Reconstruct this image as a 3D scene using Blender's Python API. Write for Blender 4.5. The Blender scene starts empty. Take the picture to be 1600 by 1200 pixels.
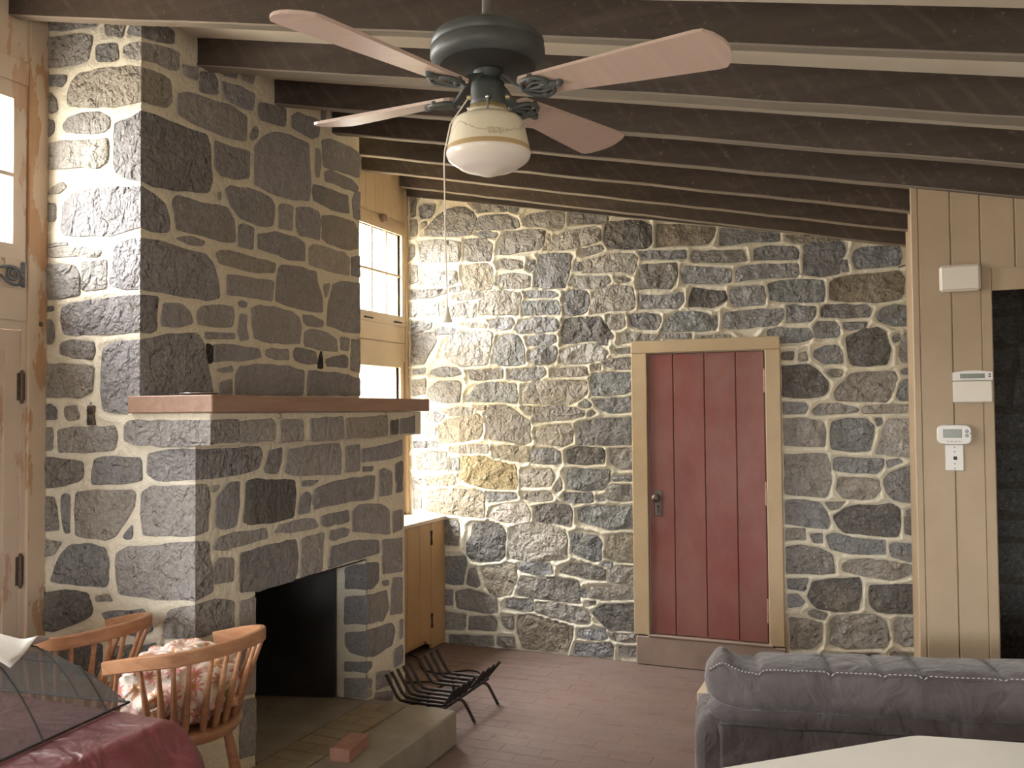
import bpy, math, random
import numpy as np
from mathutils import Vector, Matrix, noise as mnoise
from mathutils.geometry import delaunay_2d_cdt
random.seed(7)
SC = bpy.context.scene
COL = SC.collection
PI = math.pi

# ------------------------------------------------------------------ camera
cam = bpy.data.cameras.new('camera'); camo = bpy.data.objects.new('camera', cam); COL.objects.link(camo)
cam.sensor_fit = 'HORIZONTAL'; cam.sensor_width = 36.0; cam.lens = 36.0 * 1397.57 / 1600.0
cam.clip_start = 0.02
_yaw, _pit, _rol = 0.393807, 0.0306842, -0.00810436
_f = Vector((-math.sin(_yaw) * math.cos(_pit), math.cos(_yaw) * math.cos(_pit), math.sin(_pit)))
_r = Vector((math.cos(_yaw), math.sin(_yaw), 0)); _u = _r.cross(_f)
_r2 = math.cos(_rol) * _r + math.sin(_rol) * _u; _u2 = -math.sin(_rol) * _r + math.cos(_rol) * _u
_m = Matrix((_r2, _u2, -_f)).transposed().to_4x4(); _m.translation = (0, 0, 1.66)
camo.matrix_world = _m
SC.camera = camo

# ------------------------------------------------------------------ sky and exposure
SC.view_settings.view_transform = 'Standard'
SC.view_settings.look = 'None'
SC.view_settings.exposure = 0.33
SC.view_settings.gamma = 1.0
SC.view_settings.use_curve_mapping = False
SKY = 54.0
world = bpy.data.worlds.new('overcast_sky'); SC.world = world; world.use_nodes = True
wn = world.node_tree; wn.nodes.clear()
wo = wn.nodes.new('ShaderNodeOutputWorld'); wb = wn.nodes.new('ShaderNodeBackground')
wt = wn.nodes.new('ShaderNodeTexCoord'); ws = wn.nodes.new('ShaderNodeSeparateXYZ'); wr = wn.nodes.new('ShaderNodeValToRGB')
wn.links.new(wt.outputs['Generated'], ws.inputs[0])
wm = wn.nodes.new('ShaderNodeMath'); wm.operation = 'MULTIPLY_ADD'; wm.inputs[1].default_value = 0.5; wm.inputs[2].default_value = 0.5
wn.links.new(ws.outputs['Z'], wm.inputs[0]); wn.links.new(wm.outputs[0], wr.inputs[0])
e = wr.color_ramp.elements
e[0].position = 0.0; e[0].color = (0.30, 0.28, 0.24, 1)
e[1].position = 1.0; e[1].color = (0.985, 0.99, 1.0, 1)
_e = e.new(0.47); _e.color = (0.34, 0.33, 0.30, 1)
_e = e.new(0.53); _e.color = (0.86, 0.865, 0.87, 1)
wn.links.new(wr.outputs[0], wb.inputs[0]); wb.inputs[1].default_value = SKY
wn.links.new(wb.outputs[0], wo.inputs[0])


def portal(name, loc, size, normal):
    l = bpy.data.lights.new(name, 'AREA'); l.shape = 'RECTANGLE'; l.size, l.size_y = size
    l.cycles.is_portal = True
    o = bpy.data.objects.new(name, l); COL.objects.link(o)
    o.location = loc
    o.rotation_euler = Vector(normal).to_track_quat('-Z', 'Y').to_euler()
    return o


# ------------------------------------------------------------------ materials
MATS = {}


def nodes_of(name):
    m = bpy.data.materials.new(name); m.use_nodes = True
    nt = m.node_tree; nt.nodes.clear()
    out = nt.nodes.new('ShaderNodeOutputMaterial')
    return m, nt, out


def N(nt, typ, **kw):
    n = nt.nodes.new(typ)
    for k, v in kw.items():
        if k == 'op': n.operation = v
        elif k == 'inp':
            for i, x in v.items(): n.inputs[i].default_value = x
        else: setattr(n, k, v)
    return n


def L(nt, a, b): nt.links.new(a, b)


def math2(nt, op, a, b, clamp=False):
    n = nt.nodes.new('ShaderNodeMath'); n.operation = op; n.use_clamp = clamp
    for i, x in enumerate((a, b)):
        if x is None: continue
        if hasattr(x, 'links'): nt.links.new(x, n.inputs[i])
        else: n.inputs[i].default_value = x
    return n.outputs[0]


def mixc(nt, fac, a, b, mode='MIX'):
    n = nt.nodes.new('ShaderNodeMix'); n.data_type = 'RGBA'; n.blend_type = mode
    for sock, x in ((n.inputs[0], fac), (n.inputs[6], a), (n.inputs[7], b)):
        if hasattr(x, 'links'): nt.links.new(x, sock)
        elif isinstance(x, tuple): sock.default_value = (*x, 1) if len(x) == 3 else x
        else: sock.default_value = x
    return n.outputs[2]


def ramp(nt, x, p0, p1):
    n = nt.nodes.new('ShaderNodeMapRange'); n.clamp = True
    n.inputs[1].default_value = p0; n.inputs[2].default_value = p1
    nt.links.new(x, n.inputs[0])
    return n.outputs[0]


def pos(nt, obj=False, scale=(1, 1, 1)):
    if obj:
        s = nt.nodes.new('ShaderNodeTexCoord').outputs['Object']
    else:
        s = nt.nodes.new('ShaderNodeNewGeometry').outputs['Position']
    mp = nt.nodes.new('ShaderNodeMapping'); mp.inputs['Scale'].default_value = scale
    nt.links.new(s, mp.inputs[0])
    return mp.outputs[0]


def noise(nt, vec, scale, detail=4, rough=0.6, dist=0.0):
    n = nt.nodes.new('ShaderNodeTexNoise'); n.inputs['Scale'].default_value = scale
    n.inputs['Detail'].default_value = detail; n.inputs['Roughness'].default_value = rough
    n.inputs['Distortion'].default_value = dist
    nt.links.new(vec, n.inputs['Vector'])
    return n.outputs[0]


def bump(nt, h, strength, distance, prev=None):
    n = nt.nodes.new('ShaderNodeBump'); n.inputs['Strength'].default_value = strength
    n.inputs['Distance'].default_value = distance
    nt.links.new(h, n.inputs['Height'])
    if prev is not None: nt.links.new(prev, n.inputs['Normal'])
    return n.outputs[0]


def finish(nt, out, color, rough=0.7, normal=None, metal=0.0, spec=0.5, sheen=0.0):
    b = nt.nodes.new('ShaderNodeBsdfPrincipled')
    if hasattr(color, 'links'): nt.links.new(color, b.inputs['Base Color'])
    else: b.inputs['Base Color'].default_value = (*color, 1)
    if hasattr(rough, 'links'): nt.links.new(rough, b.inputs['Roughness'])
    else: b.inputs['Roughness'].default_value = rough
    b.inputs['Metallic'].default_value = metal
    b.inputs['Specular IOR Level'].default_value = spec
    if sheen: b.inputs['Sheen Weight'].default_value = sheen
    if normal is not None: nt.links.new(normal, b.inputs['Normal'])
    nt.links.new(b.outputs[0], out.inputs[0])
    return b


def simple(name, c1, c2=None, scale=6, rough=0.6, bs=0.0, bscale=60, stretch=(1, 1, 1), metal=0.0, spec=0.5, obj=False, detail=5, lo=0.35, hi=0.65, sheen=0.0, bd=0.002):
    m, nt, out = nodes_of(name)
    p = pos(nt, obj, stretch)
    col = c1
    if c2 is not None:
        col = mixc(nt, ramp(nt, noise(nt, p, scale, detail), lo, hi), c1, c2)
    nrm = bump(nt, noise(nt, p, bscale, 4), bs, bd) if bs else None
    finish(nt, out, col, rough, nrm, metal, spec, sheen)
    MATS[name] = m
    return m


def stone_mat(name, bs, bdist, veins):
    m, nt, out = nodes_of(name)
    p = pos(nt)
    base = nt.nodes.new('ShaderNodeObjectInfo').outputs['Color']
    n1 = noise(nt, p, 7, 6, 0.65); n2 = noise(nt, p, 48, 8, 0.72, 0.3); n3 = noise(nt, p, 3.5, 3)
    c = mixc(nt, ramp(nt, n1, 0.3, 0.72), base, (0.80, 0.79, 0.78), 'MULTIPLY')
    c = mixc(nt, math2(nt, 'MULTIPLY', ramp(nt, n2, 0.50, 0.34), 0.40), c, (0.09, 0.083, 0.075))
    c = mixc(nt, math2(nt, 'MULTIPLY', ramp(nt, n2, 0.52, 0.72), 0.45 if not veins else 0.3), c, (0.42, 0.405, 0.375))
    dust = math2(nt, 'MULTIPLY', ramp(nt, n3, 0.55, 0.75), 0.35)
    c = mixc(nt, dust, c, (0.40, 0.35, 0.27))
    if veins:
        wv = N(nt, 'ShaderNodeTexNoise'); wv.inputs['Scale'].default_value = 5.0; wv.inputs['Detail'].default_value = 3; wv.inputs['Distortion'].default_value = 1.2
        L(nt, p, wv.inputs['Vector'])
        d = math2(nt, 'ABSOLUTE', math2(nt, 'SUBTRACT', wv.outputs[0], 0.5), None)
        v = math2(nt, 'LESS_THAN', d, 0.0035)
        v = math2(nt, 'MULTIPLY', v, ramp(nt, noise(nt, p, 2.3, 2), 0.52, 0.6))
        c = mixc(nt, math2(nt, 'MULTIPLY', v, 0.6), c, (0.5, 0.47, 0.42))
    b = bump(nt, noise(nt, p, 15, 2, 0.5, 0.6), bs, bdist)
    b = bump(nt, noise(nt, p, 55, 2.5, 0.55, 0.5), bs, bdist * 0.42, b)
    finish(nt, out, c, 0.82, b, spec=0.35)
    MATS[name] = m


stone_mat('stone_rough', 1.0, 0.045, False)
stone_mat('stone_smooth', 1.0, 0.02, True)


def mortar_mat(name, c1, c2):
    m, nt, out = nodes_of(name)
    p = pos(nt)
    c = mixc(nt, ramp(nt, noise(nt, p, 3.0, 5), 0.3, 0.7), c1, c2)
    c = mixc(nt, math2(nt, 'MULTIPLY', ramp(nt, noise(nt, p, 40, 4), 0.5, 0.8), 0.35), c, (0.40, 0.35, 0.26))
    b = bump(nt, noise(nt, p, 35, 2), 0.7, 0.012)
    b = bump(nt, noise(nt, p, 130, 2), 0.6, 0.003, b)
    finish(nt, out, c, 0.9, b, spec=0.2)
    MATS[name] = m


mortar_mat('mortar', (0.74, 0.70, 0.59), (0.66, 0.62, 0.505))
mortar_mat('mortar_breast', (0.74, 0.69, 0.565), (0.66, 0.61, 0.49))
mortar_mat('shaded_mortar', (0.10, 0.085, 0.07), (0.08, 0.07, 0.06))  # passage mortar, its shade put into the colour


def rafter_mat():
    m, nt, out = nodes_of('rough_sawn_timber')
    p = pos(nt)
    n1 = noise(nt, pos(nt, False, (0.6, 4, 6)), 3, 5)
    c = mixc(nt, ramp(nt, n1, 0.3, 0.75), (0.046, 0.034, 0.027), (0.075, 0.058, 0.047))
    w = N(nt, 'ShaderNodeTexWave', wave_type='BANDS', bands_direction='X'); w.inputs['Scale'].default_value = 4.2; w.inputs['Distortion'].default_value = 5
    w.inputs['Detail'].default_value = 2; w.inputs['Detail Scale'].default_value = 0.6
    mp = N(nt, 'ShaderNodeMapping'); mp.inputs['Rotation'].default_value = (0, math.radians(38), 0)
    L(nt, p, mp.inputs[0]); L(nt, mp.outputs[0], w.inputs['Vector'])
    mk = math2(nt, 'MULTIPLY', ramp(nt, w.outputs[1], 0.75, 1.0), ramp(nt, noise(nt, p, 7, 3), 0.4, 0.65))
    c = mixc(nt, math2(nt, 'MULTIPLY', mk, 0.11), c, (0.24, 0.20, 0.165))
    # dust settled on rough fibres
    c = mixc(nt, math2(nt, 'MULTIPLY', ramp(nt, noise(nt, p, 45, 3), 0.62, 0.78), 0.35), c, (0.30, 0.26, 0.22))
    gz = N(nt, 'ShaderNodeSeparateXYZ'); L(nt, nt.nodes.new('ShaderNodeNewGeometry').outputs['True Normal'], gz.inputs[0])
    c = mixc(nt, math2(nt, 'MULTIPLY', math2(nt, 'LESS_THAN', gz.outputs[2], -0.6), 0.8), c, (0.25, 0.215, 0.175))   # lighter colour on the faces that look down
    b = bump(nt, noise(nt, pos(nt, False, (1, 4, 6)), 30, 4), 0.3, 0.003)
    finish(nt, out, c, 0.75, b, spec=0.3)
    MATS['rough_sawn_timber'] = m


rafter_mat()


def peeling(name, paint, paint2, under, under2, lo, hi):
    m, nt, out = nodes_of(name)
    p = pos(nt, False, (3.0, 3.0, 1.0))
    n1 = noise(nt, p, 2.2, 8, 0.62)
    k = ramp(nt, n1, lo, hi)
    wood = mixc(nt, ramp(nt, noise(nt, pos(nt, False, (20, 20, 1)), 3, 3), 0.3, 0.7), under, under2)
    pc = mixc(nt, ramp(nt, noise(nt, pos(nt), 5, 4), 0.3, 0.7), paint, paint2)
    c = mixc(nt, k, pc, wood)
    b = bump(nt, k, 0.6, -0.002)
    finish(nt, out, c, 0.55, b)
    MATS[name] = m


peeling('old_cream_paint', (0.60, 0.50, 0.405), (0.54, 0.44, 0.345), (0.45, 0.29, 0.20), (0.52, 0.37, 0.27), 0.585, 0.60)
peeling('worn_post_paint', (0.58, 0.47, 0.36), (0.52, 0.40, 0.29), (0.42, 0.235, 0.125), (0.46, 0.30, 0.18), 0.52, 0.535)

simple('tan_paint', (0.37, 0.275, 0.175), (0.41, 0.31, 0.205), 3.5, 0.5, 0.1, 30)
simple('tan_paint_frame', (0.46, 0.36, 0.23), (0.42, 0.32, 0.20), 3, 0.45, 0.08, 40)
simple('window_paint', (0.60, 0.47, 0.31), (0.55, 0.42, 0.27), 4, 0.45)
simple('ceiling_paint', (0.72, 0.65, 0.53), (0.66, 0.58, 0.46), 2.5, 0.7)
simple('wall_cream', (0.55, 0.48, 0.38), (0.50, 0.43, 0.33), 2, 0.8)
simple('outside_render', (0.62, 0.55, 0.40), (0.55, 0.48, 0.34), 1.5, 0.9)
simple('dark_void', (0.02, 0.018, 0.016), (0.03, 0.026, 0.022), 4, 0.9)
simple('soot', (0.022, 0.019, 0.018), (0.040, 0.035, 0.032), 5, 0.8)
simple('fireback_board', (0.018, 0.016, 0.016), (0.034, 0.031, 0.030), 5, 0.42)
simple('black_iron', (0.022, 0.018, 0.016), (0.045, 0.033, 0.026), 25, 0.55, 0.3, 120, metal=0.5)
simple('grey_iron', (0.115, 0.125, 0.145), (0.16, 0.17, 0.185), 30, 0.5, 0.2, 120, metal=0.3)
simple('rusty_iron', (0.10, 0.07, 0.055), (0.17, 0.12, 0.09), 60, 0.6, 0.3, 150, metal=0.5)
simple('bronze', (0.13, 0.105, 0.09), (0.20, 0.165, 0.14), 30, 0.38, metal=0.8)
simple('hinge_steel', (0.26, 0.16, 0.13), (0.34, 0.24, 0.205), 20, 0.45, metal=0.3)
simple('fan_body', (0.055, 0.062, 0.06), (0.085, 0.092, 0.088), 14, 0.5, 0.05, 80)
simple('fan_rod', (0.10, 0.09, 0.08), (0.16, 0.145, 0.13), 20, 0.5)
simple('white_plastic', (0.72, 0.69, 0.65), None, 1, 0.4)
simple('ivory_plastic', (0.70, 0.64, 0.55), None, 1, 0.42)
simple('lcd', (0.10, 0.115, 0.075), (0.12, 0.135, 0.09), 30, 0.25)
simple('grey_button', (0.42, 0.44, 0.46), None, 1, 0.5)
simple('dark_slot', (0.03, 0.028, 0.026), None, 1, 0.6)
simple('cord_white', (0.72, 0.66, 0.56), None, 1, 0.7)
simple('gold_trim', (0.46, 0.35, 0.17), (0.62, 0.52, 0.30), 130, 0.4, metal=0.55)
simple('cabinet_paint', (0.50, 0.325, 0.165), (0.45, 0.285, 0.14), 4, 0.45, stretch=(1, 1, 0.4))
simple('cabinet_top', (0.60, 0.50, 0.40), (0.54, 0.43, 0.33), 6, 0.35)
simple('slab_concrete', (0.235, 0.205, 0.16), (0.32, 0.285, 0.23), 5, 0.85, 0.4, 45, detail=8, bd=0.004)
simple('step_concrete', (0.23, 0.165, 0.13), (0.30, 0.225, 0.185), 5, 0.85, 0.3, 40)
simple('hearth_brick', (0.25, 0.195, 0.125), (0.31, 0.25, 0.17), 7, 0.8, 0.3, 60)
simple('loose_brick', (0.32, 0.16, 0.11), (0.38, 0.21, 0.155), 30, 0.85, 0.5, 90)
simple('silver', (0.6, 0.6, 0.6), None, 1, 0.25, metal=0.9)
simple('white_laminate', (0.80, 0.78, 0.73), (0.76, 0.735, 0.68), 4, 0.32)
simple('table_wood', (0.30, 0.17, 0.09), (0.24, 0.13, 0.065), 5, 0.5)
simple('cream_wood', (0.66, 0.58, 0.46), (0.60, 0.52, 0.40), 6, 0.5)
simple('stitch_thread', (0.42, 0.40, 0.38), None, 1, 0.8)
simple('paper', (0.84, 0.82, 0.80), (0.80, 0.78, 0.75), 15, 0.8)


def wood(name, a, b, sx=(1.5, 1.5, 12), rough=0.35, obj=False, sc=4):
    m, nt, out = nodes_of(name)
    p = pos(nt, obj, sx)
    c = mixc(nt, ramp(nt, noise(nt, p, sc, 5, 0.6, 0.5), 0.3, 0.7), a, b)
    finish(nt, out, c, rough, bump(nt, noise(nt, p, 20, 3), 0.06, 0.001))
    MATS[name] = m


wood('chair_wood', (0.47, 0.255, 0.14), (0.33, 0.155, 0.08), (5, 5, 16), 0.30, sc=3)
wood('mantel_wood', (0.27, 0.155, 0.11), (0.36, 0.235, 0.175), (10, 1.2, 12), 0.45, sc=2.5)
wood('blade_wood', (0.55, 0.425, 0.36), (0.48, 0.36, 0.30), (14, 1.6, 14), 0.42, True, 2.5)


def red_door():
    m, nt, out = nodes_of('red_paint')
    p = pos(nt)
    n1 = noise(nt, pos(nt, False, (1, 1, 0.7)), 3.2, 6, 0.6)
    c = mixc(nt, ramp(nt, n1, 0.35, 0.7), (0.195, 0.052, 0.042), (0.235, 0.105, 0.09))
    sp = math2(nt, 'MULTIPLY', ramp(nt, noise(nt, p, 55, 2), 0.74, 0.78), 0.5)
    c = mixc(nt, sp, c, (0.5, 0.32, 0.26))
    finish(nt, out, c, 0.38, bump(nt, noise(nt, p, 40, 3), 0.08, 0.001))
    MATS['red_paint'] = m


red_door()


def floor_mat():
    m, nt, out = nodes_of('dusty_red_brick')
    p = pos(nt)
    n1 = noise(nt, pos(nt, False, (1.0, 2.4, 1)), 2.2, 6, 0.6)
    rnd = nt.nodes.new('ShaderNodeObjectInfo').outputs['Random']
    c = mixc(nt, ramp(nt, n1, 0.3, 0.7), (0.160, 0.110, 0.095), (0.195, 0.143, 0.126))
    c = mixc(nt, math2(nt, 'MULTIPLY', rnd, 0.12), c, (0.25, 0.125, 0.10))
    st = math2(nt, 'MULTIPLY', ramp(nt, noise(nt, pos(nt, False, (2.2, 8, 1)), 2.2, 5, 0.65), 0.585, 0.635), 0.6)
    c = mixc(nt, st, c, (0.125, 0.055, 0.046))
    lt = math2(nt, 'MULTIPLY', ramp(nt, noise(nt, p, 38, 3), 0.70, 0.76), 0.4)
    c = mixc(nt, lt, c, (0.48, 0.38, 0.32))
    finish(nt, out, c, 0.62, bump(nt, noise(nt, p, 60, 4), 0.3, 0.002), spec=0.35)
    MATS['dusty_red_brick'] = m


floor_mat()


def glass():
    m, nt, out = nodes_of('window_glass')
    t = N(nt, 'ShaderNodeBsdfTransparent'); t.inputs[0].default_value = (0.95, 0.95, 0.94, 1)
    g = N(nt, 'ShaderNodeBsdfGlossy'); g.inputs['Roughness'].default_value = 0.03
    mx = N(nt, 'ShaderNodeMixShader'); mx.inputs[0].default_value = 0.06
    L(nt, t.outputs[0], mx.inputs[1]); L(nt, g.outputs[0], mx.inputs[2]); L(nt, mx.outputs[0], out.inputs[0])
    MATS['window_glass'] = m


glass()


def mesh_net():
    m, nt, out = nodes_of('black_netting')
    t = N(nt, 'ShaderNodeBsdfTransparent')
    d = N(nt, 'ShaderNodeBsdfDiffuse'); d.inputs[0].default_value = (0.17, 0.175, 0.17, 1)
    tr = N(nt, 'ShaderNodeBsdfTranslucent'); tr.inputs[0].default_value = (0.17, 0.175, 0.17, 1)
    a = N(nt, 'ShaderNodeMixShader'); a.inputs[0].default_value = 0.3
    L(nt, d.outputs[0], a.inputs[1]); L(nt, tr.outputs[0], a.inputs[2])
    mx = N(nt, 'ShaderNodeMixShader')
    # a net covers more of what lies behind it where it is seen at a slant
    lw = N(nt, 'ShaderNodeLayerWeight'); lw.inputs[0].default_value = 0.35
    f = ramp(nt, lw.outputs['Facing'], 0.0, 1.0)
    fac = math2(nt, 'MULTIPLY_ADD', f, 0.40); fac.node.inputs[2].default_value = 0.42
    L(nt, fac, mx.inputs[0]); L(nt, t.outputs[0], mx.inputs[1]); L(nt, a.outputs[0], mx.inputs[2])
    L(nt, mx.outputs[0], out.inputs[0])
    MATS['black_netting'] = m


mesh_net()


def cloth_plastic():
    m, nt, out = nodes_of('burgundy_plastic')
    p = pos(nt)
    c = mixc(nt, ramp(nt, noise(nt, p, 5, 5), 0.3, 0.7), (0.155, 0.034, 0.044), (0.185, 0.05, 0.06))
    bb = bump(nt, noise(nt, p, 6, 2, 0.5, 1.5), 0.35, 0.05)
    b = finish(nt, out, c, 0.38, bump(nt, noise(nt, p, 22, 2, 0.5, 1.0), 0.3, 0.012, bb), spec=0.6)
    b.inputs['Coat Weight'].default_value = 0.5; b.inputs['Coat Roughness'].default_value = 0.22
    MATS['burgundy_plastic'] = m


cloth_plastic()


def suede():
    m, nt, out = nodes_of('grey_suede')
    p = pos(nt)
    n1 = noise(nt, p, 4.5, 5, 0.6, 0.6)
    c = mixc(nt, ramp(nt, n1, 0.35, 0.68), (0.068, 0.055, 0.054), (0.115, 0.098, 0.098))
    b = bump(nt, noise(nt, p, 9, 3, 0.5, 0.8), 0.5, 0.05)
    b = bump(nt, noise(nt, pos(nt, False, (1, 1, 0.5)), 28, 2, 0.5, 1.0), 0.35, 0.01, b)
    finish(nt, out, c, 0.85, b, spec=0.25, sheen=0.25)
    MATS['grey_suede'] = m


suede()


def floral():
    m, nt, out = nodes_of('floral_cotton')
    uv = nt.nodes.new('ShaderNodeUVMap').outputs[0]

    def flowers(scale, off, rad, petals, seed):
        mp = N(nt, 'ShaderNodeMapping'); mp.inputs['Location'].default_value = off; mp.inputs['Scale'].default_value = (scale, scale, 1)
        L(nt, uv, mp.inputs[0])
        v = N(nt, 'ShaderNodeTexVoronoi', voronoi_dimensions='2D'); v.inputs['Scale'].default_value = 1.0; v.inputs['Randomness'].default_value = 0.65
        L(nt, mp.outputs[0], v.inputs['Vector'])
        sub = N(nt, 'ShaderNodeVectorMath', op='SUBTRACT'); L(nt, mp.outputs[0], sub.inputs[0]); L(nt, v.outputs['Position'], sub.inputs[1])
        sx = N(nt, 'ShaderNodeSeparateXYZ'); L(nt, sub.outputs[0], sx.inputs[0])
        ang = math2(nt, 'ARCTAN2', sx.outputs[1], sx.outputs[0])
        cs = math2(nt, 'COSINE', math2(nt, 'MULTIPLY', ang, float(petals)), None)
        r = math2(nt, 'MULTIPLY', math2(nt, 'MULTIPLY_ADD', cs, 0.28), rad); r.node.inputs[0].links[0].from_node.inputs[2].default_value = 0.72
        mask = math2(nt, 'LESS_THAN', v.outputs['Distance'], r)
        core = math2(nt, 'LESS_THAN', v.outputs['Distance'], rad * 0.22)
        return mask, core, v.outputs['Color']
    base = (0.84, 0.78, 0.71)
    m1, c1, k1 = flowers(12.0, (0.3, 0.1, 0), 0.42, 9, 1)
    s = N(nt, 'ShaderNodeSeparateColor'); L(nt, k1, s.inputs[0])
    pet = mixc(nt, math2(nt, 'GREATER_THAN', s.outputs[0], 0.45), (0.62, 0.20, 0.19), (0.62, 0.27, 0.10))
    pet = mixc(nt, math2(nt, 'GREATER_THAN', s.outputs[1], 0.78), pet, (0.36, 0.36, 0.10))
    m2, c2, k2 = flowers(17.0, (5.3, 2.1, 0), 0.36, 5, 2)
    c = mixc(nt, math2(nt, 'MULTIPLY', m2, 0.6), base, (0.70, 0.34, 0.30))
    n = ramp(nt, noise(nt, uv, 5, 2), 0.56, 0.62)
    c = mixc(nt, math2(nt, 'MULTIPLY', n, 0.5), c, (0.72, 0.36, 0.33))
    c = mixc(nt, math2(nt, 'MULTIPLY', m1, 0.8), c, pet)
    c = mixc(nt, c1, c, (0.55, 0.34, 0.12))
    finish(nt, out, c, 0.85, None, spec=0.2)
    MATS['floral_cotton'] = m


floral()


def shade_glass():
    """milk glass, lower bowl white, printed vine and a gold band on the skirt (object coordinates, origin on the axis)"""
    m, nt, out = nodes_of('painted_milk_glass')
    oc = nt.nodes.new('ShaderNodeTexCoord').outputs['Object']
    s = N(nt, 'ShaderNodeSeparateXYZ'); L(nt, oc, s.inputs[0])
    x, y, z = s.outputs
    ang = math2(nt, 'ARCTAN2', y, x)
    sw = math2(nt, 'ABSOLUTE', math2(nt, 'SINE', math2(nt, 'MULTIPLY_ADD', ang, 1.5), None), None)
    sw.node.inputs[0].links[0].from_node.inputs[0].links[0].from_node.inputs[2].default_value = 3.0
    vz = math2(nt, 'MULTIPLY_ADD', math2(nt, 'POWER', sw, 0.9), -0.034); vz.node.inputs[2].default_value = 0.112
    wob = noise(nt, oc, 60, 4, 0.7)
    dz = math2(nt, 'ABSOLUTE', math2(nt, 'ADD', math2(nt, 'SUBTRACT', z, vz), math2(nt, 'MULTIPLY', math2(nt, 'SUBTRACT', wob, 0.5), 0.022)), None)
    vine = math2(nt, 'LESS_THAN', dz, 0.0016)
    spr = math2(nt, 'GREATER_THAN', noise(nt, oc, 150, 2), 0.60)
    dzw = math2(nt, 'LESS_THAN', dz, 0.0055)
    leaf = math2(nt, 'MULTIPLY', spr, dzw)
    bz = math2(nt, 'ABSOLUTE', math2(nt, 'SUBTRACT', z, 0.079), None)
    clus = math2(nt, 'MULTIPLY', math2(nt, 'LESS_THAN', bz, 0.008), math2(nt, 'MULTIPLY', math2(nt, 'GREATER_THAN', sw, 0.955), math2(nt, 'GREATER_THAN', noise(nt, oc, 210, 2), 0.46)))
    ink = math2(nt, 'MAXIMUM', math2(nt, 'MAXIMUM', vine, leaf), clus)
    band = math2(nt, 'LESS_THAN', math2(nt, 'ABSOLUTE', math2(nt, 'SUBTRACT', z, 0.0585), None), 0.0058)
    lines = math2(nt, 'LESS_THAN', math2(nt, 'ABSOLUTE', math2(nt, 'SUBTRACT', z, 0.1285), None), 0.0018)
    upper = ramp(nt, z, 0.060, 0.064)
    c = mixc(nt, upper, (0.78, 0.72, 0.66), (0.76, 0.70, 0.55))
    c = mixc(nt, math2(nt, 'MULTIPLY', ink, 0.55), c, (0.42, 0.32, 0.19))
    c = mixc(nt, band, c, (0.50, 0.36, 0.19))
    c = mixc(nt, lines, c, (0.58, 0.50, 0.36))
    b = finish(nt, out, c, 0.25, None, spec=0.5)
    b.inputs['Subsurface Weight'].default_value = 0.25
    b.inputs['Subsurface Radius'].default_value = (0.05, 0.045, 0.035)
    MATS['painted_milk_glass'] = m


shade_glass()

# ------------------------------------------------------------------ helpers


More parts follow.
